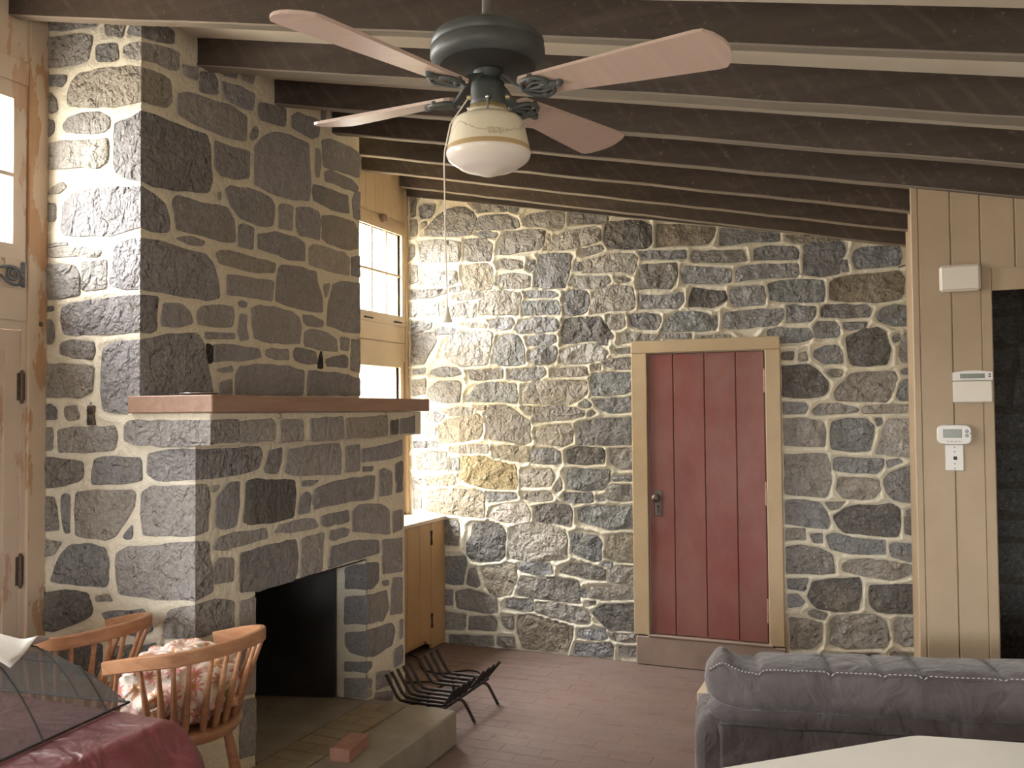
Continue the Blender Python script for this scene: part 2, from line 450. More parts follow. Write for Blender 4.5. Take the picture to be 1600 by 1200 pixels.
class MB:
    """collects shapes; build() links them as ONE mesh object with its origin at the given point"""

    def __init__(s):
        s.v = []; s.f = []; s.sm = []; s.uv = None

    def add(s, vs, fs, smooth=False):
        o = len(s.v); s.v += [tuple(p) for p in vs]
        s.f += [tuple(i + o for i in f) for f in fs]
        s.sm += [smooth] * len(fs)
        return s

    def box(s, a, b, ch=0.0):
        (x0, y0, z0), (x1, y1, z1) = a, b
        x0, x1 = min(x0, x1), max(x0, x1); y0, y1 = min(y0, y1), max(y0, y1); z0, z1 = min(z0, z1), max(z0, z1)
        if not ch:
            return s.add([(x0, y0, z0), (x1, y0, z0), (x1, y1, z0), (x0, y1, z0), (x0, y0, z1), (x1, y0, z1), (x1, y1, z1), (x0, y1, z1)],
                         [(0, 3, 2, 1), (4, 5, 6, 7), (0, 1, 5, 4), (1, 2, 6, 5), (2, 3, 7, 6), (3, 0, 4, 7)])
        c = min(ch, (x1 - x0) / 2.01, (y1 - y0) / 2.01, (z1 - z0) / 2.01)
        pts = []; idx = {}
        X = (x0, x1); Y = (y0, y1); Z = (z0, z1); sg = (1, -1)
        for i in (0, 1):
            for j in (0, 1):
                for k in (0, 1):
                    for ax in range(3):
                        p = [X[i] + sg[i] * c, Y[j] + sg[j] * c, Z[k] + sg[k] * c]
                        p[ax] = (X[i], Y[j], Z[k])[ax]
                        idx[i, j, k, ax] = len(pts); pts.append(tuple(p))
        fs = []
        for ax in range(3):
            o = [a_ for a_ in range(3) if a_ != ax]
            for side in (0, 1):
                q = []
                for (p_, r_) in ((0, 0), (1, 0), (1, 1), (0, 1)):
                    t = [0, 0, 0]; t[ax] = side; t[o[0]] = p_; t[o[1]] = r_
                    q.append(idx[t[0], t[1], t[2], ax])
                if (side == 0) != (ax == 1): q = q[::-1]
                fs.append(tuple(q))
        for ax in range(3):  # edges along ax
            o = [a_ for a_ in range(3) if a_ != ax]
            for p_ in (0, 1):
                for r_ in (0, 1):
                    t0 = [0, 0, 0]; t1 = [0, 0, 0]
                    t0[o[0]] = t1[o[0]] = p_; t0[o[1]] = t1[o[1]] = r_; t0[ax] = 0; t1[ax] = 1
                    fs.append((idx[(*t0, o[0])], idx[(*t1, o[0])], idx[(*t1, o[1])], idx[(*t0, o[1])]))
        for i in (0, 1):
            for j in (0, 1):
                for k in (0, 1):
                    fs.append(tuple(idx[i, j, k, ax] for ax in range(3)))
        return s.add(pts, fs)

    def hexa(s, p):  # 8 points: bottom ring 0-3, top ring 4-7
        return s.add(p, [(0, 3, 2, 1), (4, 5, 6, 7), (0, 1, 5, 4), (1, 2, 6, 5), (2, 3, 7, 6), (3, 0, 4, 7)])

    def tube(s, path, rad, n=8, cap=True, up=None, smooth=True):
        P = [Vector(p) for p in path]; k = len(P)
        R = rad if isinstance(rad, (list, tuple)) else [rad] * k
        vs = []; prev = None
        for i in range(k):
            t = (P[min(i + 1, k - 1)] - P[max(i - 1, 0)]).normalized()
            if prev is None:
                a = Vector((0, 0, 1)) if abs(t.z) < 0.9 else Vector((1, 0, 0))
                u = t.cross(a).normalized()
            else:
                u = (prev - t * prev.dot(t)).normalized()
            prev = u; w = t.cross(u)
            for j in range(n):
                a = 2 * PI * j / n
                vs.append(P[i] + (u * math.cos(a) + w * math.sin(a)) * R[i])
        fs = [(i * n + j, i * n + (j + 1) % n, (i + 1) * n + (j + 1) % n, (i + 1) * n + j) for i in range(k - 1) for j in range(n)]
        s.add(vs, fs, smooth)
        if cap:
            s.add(vs[:n], [tuple(range(n))[::-1]]); s.add(vs[-n:], [tuple(range(n))])
        return s

    def ribbon(s, path, w, h, upv=(0, 0, 1), smooth=False):
        """rectangular section swept along path: w across (horizontal), h along up"""
        P = [Vector(p) for p in path]; k = len(P); up = Vector(upv); vs = []
        for i in range(k):
            t = (P[min(i + 1, k - 1)] - P[max(i - 1, 0)]).normalized()
            side = t.cross(up).normalized(); uu = side.cross(t)
            W = w[i] if isinstance(w, (list, tuple)) else w
            H = h[i] if isinstance(h, (list, tuple)) else h
            c = min(W, H) * 0.18
            for a, b in ((-W / 2 + c, -H / 2), (W / 2 - c, -H / 2), (W / 2, -H / 2 + c), (W / 2, H / 2 - c), (W / 2 - c, H / 2), (-W / 2 + c, H / 2), (-W / 2, H / 2 - c), (-W / 2, -H / 2 + c)):
                vs.append(P[i] + side * a + uu * b)
        n = 8
        fs = [(i * n + j, i * n + (j + 1) % n, (i + 1) * n + (j + 1) % n, (i + 1) * n + j) for i in range(k - 1) for j in range(n)]
        s.add(vs, fs, smooth); s.add(vs[:n], [tuple(range(n))[::-1]]); s.add(vs[-n:], [tuple(range(n))])
        return s

    def lathe(s, prof, c=(0, 0, 0), n=32, smooth=True, axis='z', capb=False, capt=False):
        vs = []
        for r, z in prof:
            for j in range(n):
                a = 2 * PI * j / n
                p = (r * math.cos(a), r * math.sin(a), z)
                if axis == 'y': p = (p[0], p[2], p[1])
                if axis == 'x': p = (p[2], p[0], p[1])
                vs.append((c[0] + p[0], c[1] + p[1], c[2] + p[2]))
        k = len(prof)
        fs = [(i * n + j, i * n + (j + 1) % n, (i + 1) * n + (j + 1) % n, (i + 1) * n + j) for i in range(k - 1) for j in range(n)]
        s.add(vs, fs, smooth)
        if capb: s.add(vs[:n], [tuple(range(n))[::-1]])
        if capt: s.add(vs[-n:], [tuple(range(n))])
        return s

    def grid(s, pts, nu, nv, smooth=True, keep=None):
        fs = []
        for i in range(nu - 1):
            for j in range(nv - 1):
                if keep is not None and not keep[i, j]: continue
                fs.append((i * nv + j, (i + 1) * nv + j, (i + 1) * nv + j + 1, i * nv + j + 1))
        return s.add(pts, fs, smooth)

    def build(s, name, mat, parent=None, origin=None):
        me = bpy.data.meshes.new(name)
        V = np.array(s.v, dtype=np.float64).reshape(-1, 3)
        if origin is None:
            lo, hi = V.min(0), V.max(0); origin = ((lo[0] + hi[0]) / 2, (lo[1] + hi[1]) / 2, lo[2])
        o0 = np.array(origin, dtype=np.float64)
        me.from_pydata([tuple(p) for p in (V - o0)], [], s.f)
        me.polygons.foreach_set('use_smooth', s.sm)
        me.materials.append(MATS[mat] if isinstance(mat, str) else mat)
        me.update()
        o = bpy.data.objects.new(name, me); COL.objects.link(o)
        o.location = origin
        if parent is not None:
            o.parent = parent
            o.location = Vector(origin) - wloc(parent)
        return o


def wloc(o):
    v = Vector(o.location)
    return v + wloc(o.parent) if o.parent else v


def tag(o, label=None, cat=None, group=None, kind=None):
    if label: o['label'] = label
    if cat: o['category'] = cat
    if group: o['group'] = group
    if kind: o['kind'] = kind
    return o


def thing(name, label, cat, loc, rz=0.0, group=None):
    o = bpy.data.objects.new(name, None); COL.objects.link(o)
    o.empty_display_size = 0.1
    o.location = loc; o.rotation_euler = (0, 0, rz)
    return tag(o, label, cat, group)


def struct(o, label=None):
    o['kind'] = 'structure'
    if label: o['label'] = label
    return o


def catmull(pts, n=6):
    P = [Vector(p) for p in pts]; out = []
    for i in range(len(P) - 1):
        a = P[max(i - 1, 0)]; b = P[i]; c = P[i + 1]; d = P[min(i + 2, len(P) - 1)]
        for k in range(n):
            t = k / n
            out.append(0.5 * ((2 * b) + (c - a) * t + (2 * a - 5 * b + 4 * c - d) * t * t + (3 * b - a - 3 * c + d) * t ** 3))
    out.append(P[-1])
    return out


def rects_minus(u0, u1, w0, w1, holes):
    us = sorted({u0, u1, *[h[0] for h in holes], *[h[1] for h in holes]}); us = [u for u in us if u0 <= u <= u1]
    ws = sorted({w0, w1, *[h[2] for h in holes], *[h[3] for h in holes]}); ws = [w for w in ws if w0 <= w <= w1]
    out = []
    for a, b in zip(us, us[1:]):
        for c, d in zip(ws, ws[1:]):
            mu, mw = (a + b) / 2, (c + d) / 2
            if not any(h[0] < mu < h[1] and h[2] < mw < h[3] for h in holes): out.append((a, b, c, d))
    return out


# ------------------------------------------------------------------ measures (metres)
D = 5.816       # face of the mortar of the back wall
YA = 2.788      # face of the chimney that looks into the room
XU, XL = -2.805, -2.515   # chimney breast: upper and lower long faces
YE = 4.45       # far end of the chimney
YJ = 4.045      # right jamb of the firebox
XW1, XW2 = -3.34, -3.25   # left wall: before and beyond the chimney
HZ = 0.17       # top of the hearth
RS = 0.208


def zb(x): return 3.3045 - RS * (x + 3.23)     # underside of the rafters


RH = 0.125      # rafters show this much below the boards

# ------------------------------------------------------------------ floor
mb = MB(); mb.box((-3.6, -2.7, -0.12), (2.4, 6.6, -0.022))
floor = struct(mb.build('floor', 'dusty_red_brick'))
mb = MB()
bw, bl, gp = 0.1003, 0.2053, 0.0022
vis = []
ny = int((5.80 + 2.5) / (bw + gp))
for j in range(ny):
    y0 = -2.5 + j * (bw + gp)
    off = 0 if j % 2 else (bl + gp) / 2
    x = -3.33 - off
    while x < 2.2:
        a, b = max(x, -3.33), min(x + bl, 2.2)
        if b - a > 0.04:
            dz = random.uniform(-0.0008, 0.0)
            if -2.0 < a and b < -0.45 and 3.35 < y0 < 5.75: vis.append((a, b, y0, dz))
            else: mb.box((a, y0, -0.03), (b, y0 + bw, dz))
        x += bl + gp
mb.box((-3.33, -2.5, -0.03), (2.2, D, -0.0013))
fb = mb.build('floor_bricks', 'dusty_red_brick', floor); fb['kind'] = 'stuff'
bm_ = MB().box((-bl / 2, -bw / 2, -0.03), (bl / 2, bw / 2, 0), 0.0012).build('brick', 'dusty_red_brick', floor, (0, 0, 0))
first = True
for a, b, y0, dz in vis:
    o = bm_ if first else bm_.copy()
    if not first: COL.objects.link(o)
    first = False
    o.location = Vector(((a + b) / 2, y0 + bw / 2, dz)) - wloc(floor)
    o.scale = ((b - a) / bl, 1, 1)

# ------------------------------------------------------------------ ceiling and rafters
xa, xb = -3.6, 2.4
mb = MB()
za, zc = zb(xa) + RH, zb(xb) + RH
mb.hexa([(xa, -2.7, za), (xb, -2.7, zc), (xb, 6.6, zc), (xa, 6.6, za), (xa, -2.7, za + 0.06), (xb, -2.7, zc + 0.06), (xb, 6.6, zc + 0.06), (xa, 6.6, za + 0.06)])
ceiling = struct(mb.build('ceiling', 'ceiling_paint'))
RAFT = [(-1.95, XW1, 2.2, .055), (-1.44, XW1, 2.2, .055), (-0.93, XW1, 2.2, .055), (-0.42, XW1, 2.2, .055), (0.09, XW1, 2.2, .055), (0.6, XW1, 2.2, .055),
        (1.09, XW1, 2.2, .055), (1.59, XW1, 2.2, .055), (2.09, XW1, 2.2, .055), (2.60, XW1, 2.2, .055), (3.11, XU - .03, 2.2, .095), (3.66, XU - .03, 2.2, .055),
        (4.165, XU - .03, 2.2, .055), (4.68, XW2, .135, .055), (5.18, XW2, .135, .055), (5.665, XW2 + .02, .135, .055)]
for y, x0, x1, th in RAFT:
    n = 24; mb = MB(); vs = []
    rnd = random.Random(int(y * 100))
    for i in range(n + 1):
        x = x0 + (x1 - x0) * i / n; z = zb(x); j1 = rnd.uniform(-.002, .002); j2 = rnd.uniform(-.0025, .0025)
        c = 0.005
        vs += [(x, y + j1, z + RH + 0.005), (x, y + j1, z + c + j2), (x, y + c + j1, z + j2), (x, y + th - c, z + j2), (x, y + th, z + c + j2), (x, y + th, z + RH + 0.005)]
    fs = [(i * 6 + k, i * 6 + k + 1, (i + 1) * 6 + k + 1, (i + 1) * 6 + k) for i in range(n) for k in range(5)]
    fs += [(0, 5, 4, 3, 2, 1), tuple(n * 6 + k for k in range(6))]
    mb.add(vs, fs)
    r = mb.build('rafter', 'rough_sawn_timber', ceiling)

# ------------------------------------------------------------------ stone masonry
ST_BACK='''-3223,3250 -3176,3245 -3183,3115 -3217,3106
-3149,3177 -3102,3190 -3016,3182 -3023,3135 -3056,3091 -3130,3092
-3130,3056 -3086,3067 -3083,3044 -3117,3023
-3108,2965 -3097,3006 -3037,3054 -2990,3097 -2924,3132 -2846,3146 -2769,3135 -2706,3094 -2684,3057 -2700,3001 -2732,2940 -2900,2945 -3004,2951
-2718,3159 -2604,3152 -2442,3127 -2449,3082 -2554,3094 -2680,3106
-2430,3120 -2357,3101 -2363,3073 -2418,3084
-2662,3055 -2605,3062 -2505,3058 -2443,3052 -2358,3005 -2352,2964 -2382,2956 -2530,2965 -2681,2967 -2681,3011
-2688,2944 -2606,2949 -2518,2925 -2531,2906 -2631,2908
-3224,3089 -3170,3084 -3170,2970 -3218,2962
-2321,3018 -2272,3037 -2164,3044 -2093,3050 -2017,3039 -2018,2963 -2036,2926 -2189,2950 -2285,2962
-1970,3025 -1838,3008 -1702,2973 -1703,2946 -1759,2935 -1896,2947 -1971,2959
-2456,2934 -2322,2934 -2189,2922 -2154,2914 -2173,2820 -2203,2794 -2335,2787 -2433,2778 -2532,2780 -2494,2857
m:-2130,2895 -2102,2803 -2108,2779 -2155,2790 -2148,2851
-2089,2858 -2013,2890 -1896,2903 -1793,2912 -1760,2891 -1755,2819 -1829,2803 -1955,2786 -2025,2777 -2096,2786
d:-1703,2935 -1558,2933 -1470,2920 -1406,2882 -1407,2770 -1440,2740 -1582,2746 -1716,2778 -1732,2828 -1720,2904
-1898,2765 -1795,2779 -1750,2781 -1733,2758 -1795,2735 -1875,2719
l:-3151,2921 -3031,2923 -2900,2907 -2816,2888 -2810,2812 -2823,2755 -2966,2757 -3138,2772
-2777,2903 -2682,2901 -2606,2889 -2563,2851 -2569,2771 -2582,2737 -2708,2746 -2785,2758
-3225,2903 -3191,2901 -3191,2817 -3225,2790
-2520,2733 -2458,2740 -2372,2722 -2330,2708 -2330,2668 -2434,2670 -2508,2692
-2275,2715 -2233,2718 -2234,2667 -2264,2641 -2294,2660
-2203,2749 -2096,2752 -2002,2745 -1968,2726 -1980,2638 -1998,2573 -2016,2513 -2146,2516 -2235,2532 -2228,2611 -2216,2666
-1951,2670 -1899,2677 -1894,2621 -1951,2625
-1882,2681 -1784,2696 -1638,2718 -1539,2705 -1506,2681 -1518,2617 -1535,2581 -1673,2606 -1786,2603 -1877,2615
l:-3132,2682 -3019,2686 -2850,2681 -2837,2604 -2902,2585 -3126,2599
-3219,2748 -3165,2744 -3166,2625 -3226,2611
w:-2785,2711 -2683,2722 -2595,2715 -2564,2679 -2558,2587 -2571,2536 -2685,2531 -2780,2554 -2792,2636
-2521,2618 -2434,2633 -2337,2623 -2270,2602 -2271,2535 -2362,2529 -2484,2539 -2521,2573
l:-1976,2539 -1946,2581 -1707,2565 -1691,2532 -1753,2492 -1901,2501
-1646,2550 -1596,2558 -1557,2539 -1585,2525 -1629,2528
-3220,2563 -2941,2552 -2928,2528 -3047,2506 -3213,2503
-2876,2560 -2812,2568 -2812,2533 -2876,2531
-2851,2506 -2774,2513 -2634,2517 -2628,2488 -2710,2475 -2838,2470
-2597,2514 -2460,2512 -2350,2489 -2344,2460 -2370,2343 -2511,2350 -2667,2357 -2647,2431 -2616,2475
-2314,2492 -2229,2498 -2099,2485 -2064,2461 -2099,2452 -2290,2459
-2017,2475 -1947,2487 -1867,2477 -1844,2443 -1851,2366 -1868,2334 -1949,2317 -2007,2325 -2024,2398
-1804,2451 -1730,2491 -1619,2500 -1547,2479 -1531,2425 -1521,2360 -1554,2335 -1699,2337 -1823,2327 -1828,2376
l:-3214,2462 -2994,2461 -2988,2356 -3214,2366
-2851,2430 -2761,2449 -2692,2439 -2692,2341 -2788,2340 -2865,2355 -2943,2365 -2975,2425
b:-2314,2430 -2076,2423 -2053,2377 -2059,2333 -2315,2340 -2333,2392
d:-2019,2287 -1903,2298 -1767,2291 -1733,2241 -1678,2163 -1690,2147 -1848,2137 -2032,2127 -2043,2199
-1699,2304 -1599,2305 -1600,2235 -1622,2214 -1700,2212 -1716,2251
-1566,2298 -1467,2304 -1370,2288 -1349,2255 -1371,2203 -1479,2203 -1545,2232
-2579,2302 -2511,2321 -2413,2317 -2395,2282 -2425,2249 -2499,2241 -2561,2266
-2376,2258 -2315,2295 -2219,2313 -2089,2296 -2060,2255 -2072,2223 -2220,2212 -2353,2212
-3214,2331 -3048,2317 -3061,2277 -3154,2257 -3215,2254
-3015,2269 -2943,2277 -2840,2256 -2879,2228 -3009,2228
-2775,2293 -2686,2295 -2598,2280 -2611,2263 -2750,2269
-3219,2236 -3022,2240 -3016,2181 -3076,2089 -3116,2020 -3220,2017
l:-2905,2206 -2814,2225 -2662,2231 -2568,2221 -2575,2130 -2587,2085 -2607,2005 -2689,1996 -2790,1993 -2841,2012 -2944,2062 -2931,2143
b:-2512,2185 -2438,2199 -2365,2190 -2329,2121 -2318,1997 -2391,1988 -2514,1991 -2563,2016 -2550,2118
-2292,2176 -2196,2195 -2090,2179 -2085,2140 -2126,2125 -2209,2117 -2293,2131
-2281,2063 -2197,2100 -2091,2107 -2080,2057 -2092,2013 -2139,1987 -2234,1989 -2276,2018
l:-2045,2056 -1974,2092 -1871,2110 -1769,2096 -1724,2056 -1736,2013 -1872,1990 -2010,1989 -2051,2017
-1668,2071 -1552,2077 -1552,2045 -1646,2048
-1623,2112 -1623,2166 -1556,2179 -1361,2150 -1362,2124 -1546,2127
-1736,2002 -1553,2013 -1554,1938 -1625,1937 -1742,1970
-1785,2129 -1712,2132 -1724,2110 -1780,2112
-3209,1975 -3103,1984 -3109,1949 -3203,1945
-3050,1965 -2945,1986 -2842,1971 -2810,1936 -2881,1920 -3024,1929 -3063,1942
-2759,1958 -2489,1962 -2490,1900 -2614,1891 -2740,1894
-2428,1949 -2294,1957 -2175,1960 -2164,1921 -2211,1883 -2331,1880 -2422,1893
-2110,1942 -1999,1955 -1872,1957 -1856,1908 -1988,1900 -2105,1903
-1815,1972 -1770,1976 -1765,1938 -1810,1945
b:-1829,1913 -1681,1915 -1549,1906 -1550,1799 -1605,1773 -1739,1765 -1823,1766 -1834,1842
-3210,1892 -3103,1908 -3104,1796 -3204,1780
-3070,1831 -3011,1876 -2855,1879 -2817,1861 -2830,1734 -2947,1730 -3051,1748 -3077,1790
b:-2728,1796 -2690,1847 -2564,1868 -2386,1847 -2375,1751 -2381,1723 -2603,1732 -2779,1739 -2773,1768
-2338,1835 -2259,1861 -2012,1868 -1862,1854 -1863,1788 -1909,1745 -1979,1713 -2154,1715 -2333,1723
b:-1904,1707 -1875,1728 -1835,1706 -1847,1685 -1893,1685
-1807,1733 -1683,1742 -1551,1746 -1552,1655 -1707,1651 -1762,1673 -1802,1700
-2703,1698 -2615,1703 -2628,1675 -2678,1677
-2321,1695 -2267,1689 -2273,1638 -2297,1644
-2243,1683 -2130,1693 -1967,1680 -1882,1652 -1888,1631 -1980,1609 -2108,1599 -2250,1588
-1859,1630 -1825,1663 -1808,1646 -1842,1625
-3111,1638 -3025,1661 -2947,1631 -2993,1590 -3092,1602
-2960,1666 -2844,1694 -2716,1681 -2729,1647 -2870,1636 -2934,1642
-2609,1686 -2541,1702 -2455,1696 -2382,1650 -2286,1588 -2281,1449 -2323,1432 -2420,1448 -2518,1459 -2592,1470 -2604,1561 -2616,1641
w:-2987,1550 -2948,1590 -2818,1619 -2679,1641 -2648,1606 -2648,1527 -2680,1470 -2820,1446 -2975,1439 -2994,1492
-3131,1579 -3020,1550 -3027,1486 -3132,1491
-2251,1516 -2132,1555 -1992,1560 -1969,1527 -1976,1451 -2051,1423 -2133,1433 -2204,1438
-1911,1582 -1763,1603 -1548,1613 -1550,1437 -1743,1430 -1924,1434 -1946,1527
-3206,1444 -3014,1445 -3001,1410 -3106,1403 -3199,1403
-2884,1399 -2769,1418 -2605,1424 -2606,1368 -2769,1366 -2891,1370
w:-2568,1402 -2445,1420 -2288,1410 -2294,1315 -2421,1319 -2544,1340
-2270,1360 -2252,1393 -2110,1400 -2063,1373 -2064,1302 -2170,1300 -2271,1304
d:-2011,1385 -1936,1413 -1754,1403 -1744,1366 -1755,1312 -1868,1299 -2000,1303
-1704,1404 -1549,1410 -1551,1272 -1634,1271 -1700,1312 -1704,1366
-3179,1350 -3106,1368 -2936,1370 -2937,1248 -3041,1241 -3173,1244
b:-2898,1324 -2833,1325 -2834,1239 -2898,1243
y:-2808,1337 -2643,1339 -2569,1311 -2397,1274 -2380,1157 -2399,1118 -2521,1115 -2645,1123 -2783,1159 -2828,1193 -2815,1262
-2355,1225 -2265,1260 -2135,1262 -2106,1208 -2136,1152 -2230,1139 -2350,1141
-2089,1142 -2054,1176 -2060,1121 -2101,1109
b:-2009,1253 -1972,1265 -1711,1259 -1712,1194 -1757,1134 -1870,1120 -1996,1128 -2007,1188
-1695,1216 -1557,1230 -1558,1192 -1690,1189
w:-3107,1187 -2873,1198 -2860,1146 -2951,1127 -3108,1129
-3214,1185 -3147,1181 -3141,1058 -3148,952 -3201,951
w:-3108,1082 -2925,1099 -2658,1100 -2639,1049 -2640,913 -2772,920 -2952,930 -3102,948
-2614,1084 -2399,1084 -2387,1057 -2460,1038 -2615,1027
-2339,1091 -2130,1097 -2125,1048 -2267,1038 -2327,1053
-2031,1094 -1837,1105 -1826,1046 -1951,1037 -2032,1045
-1803,1074 -1752,1086 -1747,1059 -1792,1055
-1724,1140 -1679,1163 -1552,1161 -1553,1071 -1636,1057 -1730,1071
x:-2597,920 -2559,973 -2473,1009 -2327,1019 -2292,960 -2298,893 -2389,884 -2523,895
d:-2244,994 -2137,1020 -1998,1014 -1981,971 -1993,878 -2115,894 -2239,901
b:-1935,983 -1860,1013 -1553,1028 -1555,880 -1727,867 -1828,895 -1930,918
-2946,879 -2843,877 -2844,699 -2947,700
d:-2722,865 -2597,875 -2511,856 -2475,807 -2482,650 -2525,614 -2662,601 -2737,608 -2774,646 -2774,726 -2736,773
-2432,820 -2377,862 -2257,878 -2127,872 -2034,827 -2017,784 -2024,664 -2153,635 -2307,621 -2452,641 -2451,719
b:-1977,824 -1806,815 -1773,774 -1780,656 -1830,648 -1887,666 -1978,699
w:-1722,819 -1639,834 -1551,838 -1554,653 -1663,652 -1752,679 -1746,722 -1723,755
-2947,614 -2787,628 -2781,577 -2808,427 -2891,420 -2942,430
-2756,533 -2712,547 -2675,436 -2701,412 -2776,430 -2769,487
w:-2668,550 -2513,576 -2397,588 -2392,488 -2442,385 -2552,360 -2601,385 -2632,450
-2385,594 -2259,607 -2141,608 -2130,549 -2236,531 -2368,556
-2042,592 -1979,623 -1865,619 -1747,594 -1748,529 -1866,533 -2072,558
-1774,640 -1696,645 -1697,623 -1763,619
-1719,601 -1641,621 -1550,621 -1551,516 -1643,510 -1731,520
-2380,467 -2332,498 -2177,513 -1946,501 -1929,453 -1936,361 -2097,365 -2273,375 -2381,378
-1923,454 -1889,456 -1890,402 -1924,405
-1867,436 -1855,469 -1698,485 -1551,500 -1552,416 -1722,398 -1867,404
-2955,377 -2891,376 -2892,273 -2950,269
-2866,366 -2764,391 -2552,349 -2547,254 -2590,240 -2727,246 -2853,259
-2466,338 -2274,358 -2268,281 -2358,274 -2479,293
-2244,338 -2086,344 -1880,301 -1857,276 -1880,231 -1994,232 -2156,257 -2245,278
-1873,366 -1817,380 -1823,359 -1868,355
d:-1812,327 -1755,358 -1553,379 -1555,205 -1724,196 -1779,239 -1840,298
-2956,217 -2790,213 -2791,133 -2816,103 -2951,97
-2759,198 -2578,218 -2547,176 -2554,119 -2766,107
-2504,219 -2419,225 -2420,142 -2468,143 -2504,179
n:-2382,234 -2298,246 -2157,224 -1989,189 -1990,135 -2031,24 -2182,15 -2348,21 -2389,134
-1938,172 -1757,198 -1741,136 -1848,121 -1944,134
-1724,169 -1538,180 -1528,139 -1626,125 -1719,143
-2919,54 -2579,73 -2567,18 -2729,-3 -2919,2
-2542,76 -2420,81 -2409,16 -2481,9 -2542,25
-1962,79 -1725,106 -1703,86 -1709,22 -1771,11 -1974,18
-1659,90 -1533,97 -1534,39 -1660,32
n:-1365,2890 -1178,2868 -985,2833 -997,2787 -1033,2742 -1180,2742 -1373,2746
-956,2825 -774,2797 -585,2758 -591,2719 -730,2730 -958,2719
w:-553,2750 -380,2730 -222,2698 -254,2686 -499,2705
-1489,2718 -1181,2701 -1175,2653 -1472,2668
-1133,2691 -810,2672 -794,2613 -890,2608 -1123,2625 -1146,2656
-742,2673 -664,2690 -499,2671 -473,2641 -479,2596 -621,2606 -743,2609
-440,2678 -338,2687 -217,2677 -202,2631 -235,2555 -241,2489 -342,2479 -443,2502
-151,2616 -109,2635 -7,2633 103,2624 112,2574 101,2520 -9,2517 -142,2515 -157,2572
-219,2565 -193,2569 -189,2496 -220,2499
-1490,2627 -1242,2622 -1237,2543 -1280,2462 -1492,2475
-1212,2578 -1182,2599 -1006,2575 -891,2556 -892,2480 -1042,2483 -1196,2493
-857,2542 -823,2568 -666,2575 -480,2562 -475,2504 -492,2483 -667,2494 -858,2483
n:-290,2436 -258,2456 -133,2470 100,2477 124,2432 118,2345 87,2314 -34,2304 -187,2318 -291,2335
-1497,2427 -1365,2413 -1208,2428 -1197,2374 -1234,2328 -1489,2342
d:-1156,2384 -1137,2454 -1032,2430 -928,2418 -917,2370 -1010,2323 -1162,2337
-899,2404 -882,2438 -690,2438 -680,2369 -692,2323 -861,2321 -894,2357
b:-662,2448 -601,2461 -481,2465 -337,2450 -327,2393 -334,2321 -484,2329 -647,2350
b:-1344,2178 -1307,2260 -1234,2299 -1127,2299 -1034,2271 -1023,2235 -1030,2177 -1188,2178
-948,2197 -930,2278 -782,2288 -571,2288 -572,2237 -617,2193 -784,2184 -897,2183
-549,2293 -527,2309 -377,2289 -388,2239 -410,2207 -551,2202
-345,2277 -324,2298 -85,2285 -65,2257 -71,2218 -220,2220 -346,2232
b:-30,2216 6,2264 67,2277 156,2272 153,2153 64,2157 -16,2188
-1011,2258 -988,2269 -983,2198 -1006,2170
-1356,2161 -1153,2158 -1153,2131 -1357,2139
-1106,2133 -909,2137 -909,2122 -1106,2129
b:-667,2156 -606,2170 -422,2156 -396,2105 -477,2080 -586,2078 -667,2121
-393,2166 -369,2195 -266,2190 -244,2155 -250,2106 -333,2099 -380,2101
-221,2183 -84,2182 -94,2158 -176,2142 -216,2153
d:-204,2094 -158,2112 -103,2139 -22,2145 13,2114 38,2017 18,1927 -89,1920 -179,1932 -196,2006
57,2089 92,2106 92,2068 65,2055
105,2063 127,2105 162,2108 159,1932 107,1938 94,1977
-583,2014 -514,2016 -519,1971 -584,1973
-481,2000 -443,2014 -434,1959 -481,1960
-391,2017 -325,2045 -260,2047 -233,2007 -230,1938 -336,1941 -391,1982
d:-584,1928 -420,1929 -365,1883 -319,1823 -320,1774 -349,1745 -443,1731 -584,1743
-323,1882 -290,1901 -235,1894 -235,1865 -291,1857
-279,1753 -255,1792 -181,1869 -108,1877 61,1877 70,1844 50,1767 14,1701 -129,1707 -266,1714
97,1881 123,1895 158,1894 157,1866 105,1867
b:76,1748 95,1805 122,1828 160,1827 158,1709 93,1709 76,1729
-581,1703 -453,1696 -439,1667 -454,1637 -581,1633
-411,1647 -368,1686 -257,1689 -148,1659 -148,1645 -276,1636 -398,1627
-126,1654 -94,1673 49,1681 153,1671 157,1652 83,1638 -121,1635
-578,1598 -483,1602 -352,1577 -339,1528 -345,1430 -438,1434 -579,1438
b:-302,1518 -296,1577 -222,1596 -104,1596 -60,1557 -70,1480 -90,1408 -189,1402 -299,1416
-50,1600 -15,1600 -15,1567 -38,1557
l:11,1567 38,1595 159,1590 161,1377 78,1376 -50,1389 -27,1442
-576,1378 -439,1380 -337,1381 -314,1323 -312,1215 -341,1122 -453,1128 -578,1135
b:-291,1352 -254,1362 -10,1356 -11,1318 -48,1274 -191,1276 -292,1289
7,1347 78,1357 95,1343 15,1304
-276,1167 -265,1236 -174,1242 -40,1231 -32,1174 -68,1125 -131,1113 -240,1120
-8,1232 23,1270 94,1300 163,1325 162,1103 90,1106 38,1123 4,1165
-579,1085 -529,1096 -379,1081 -343,1038 -321,971 -335,931 -447,937 -577,951
-346,1087 -231,1096 -269,1056 -315,1044
d:-297,1001 -232,1052 -159,1074 -51,1073 28,1089 72,1062 74,977 60,901 -46,901 -162,910 -235,911 -271,944
101,992 106,1016 165,1028 162,905 104,917
111,1050 163,1075 162,1032 115,1031
-577,916 -466,921 -463,857 -579,847
-439,888 -364,896 -365,842 -411,840
b:-341,882 -290,899 -163,871 -11,869 -8,793 -110,788 -210,787 -319,810
15,842 42,857 154,853 153,792 127,753 22,780
-577,802 -496,816 -384,802 -311,767 -299,661 -387,651 -577,644
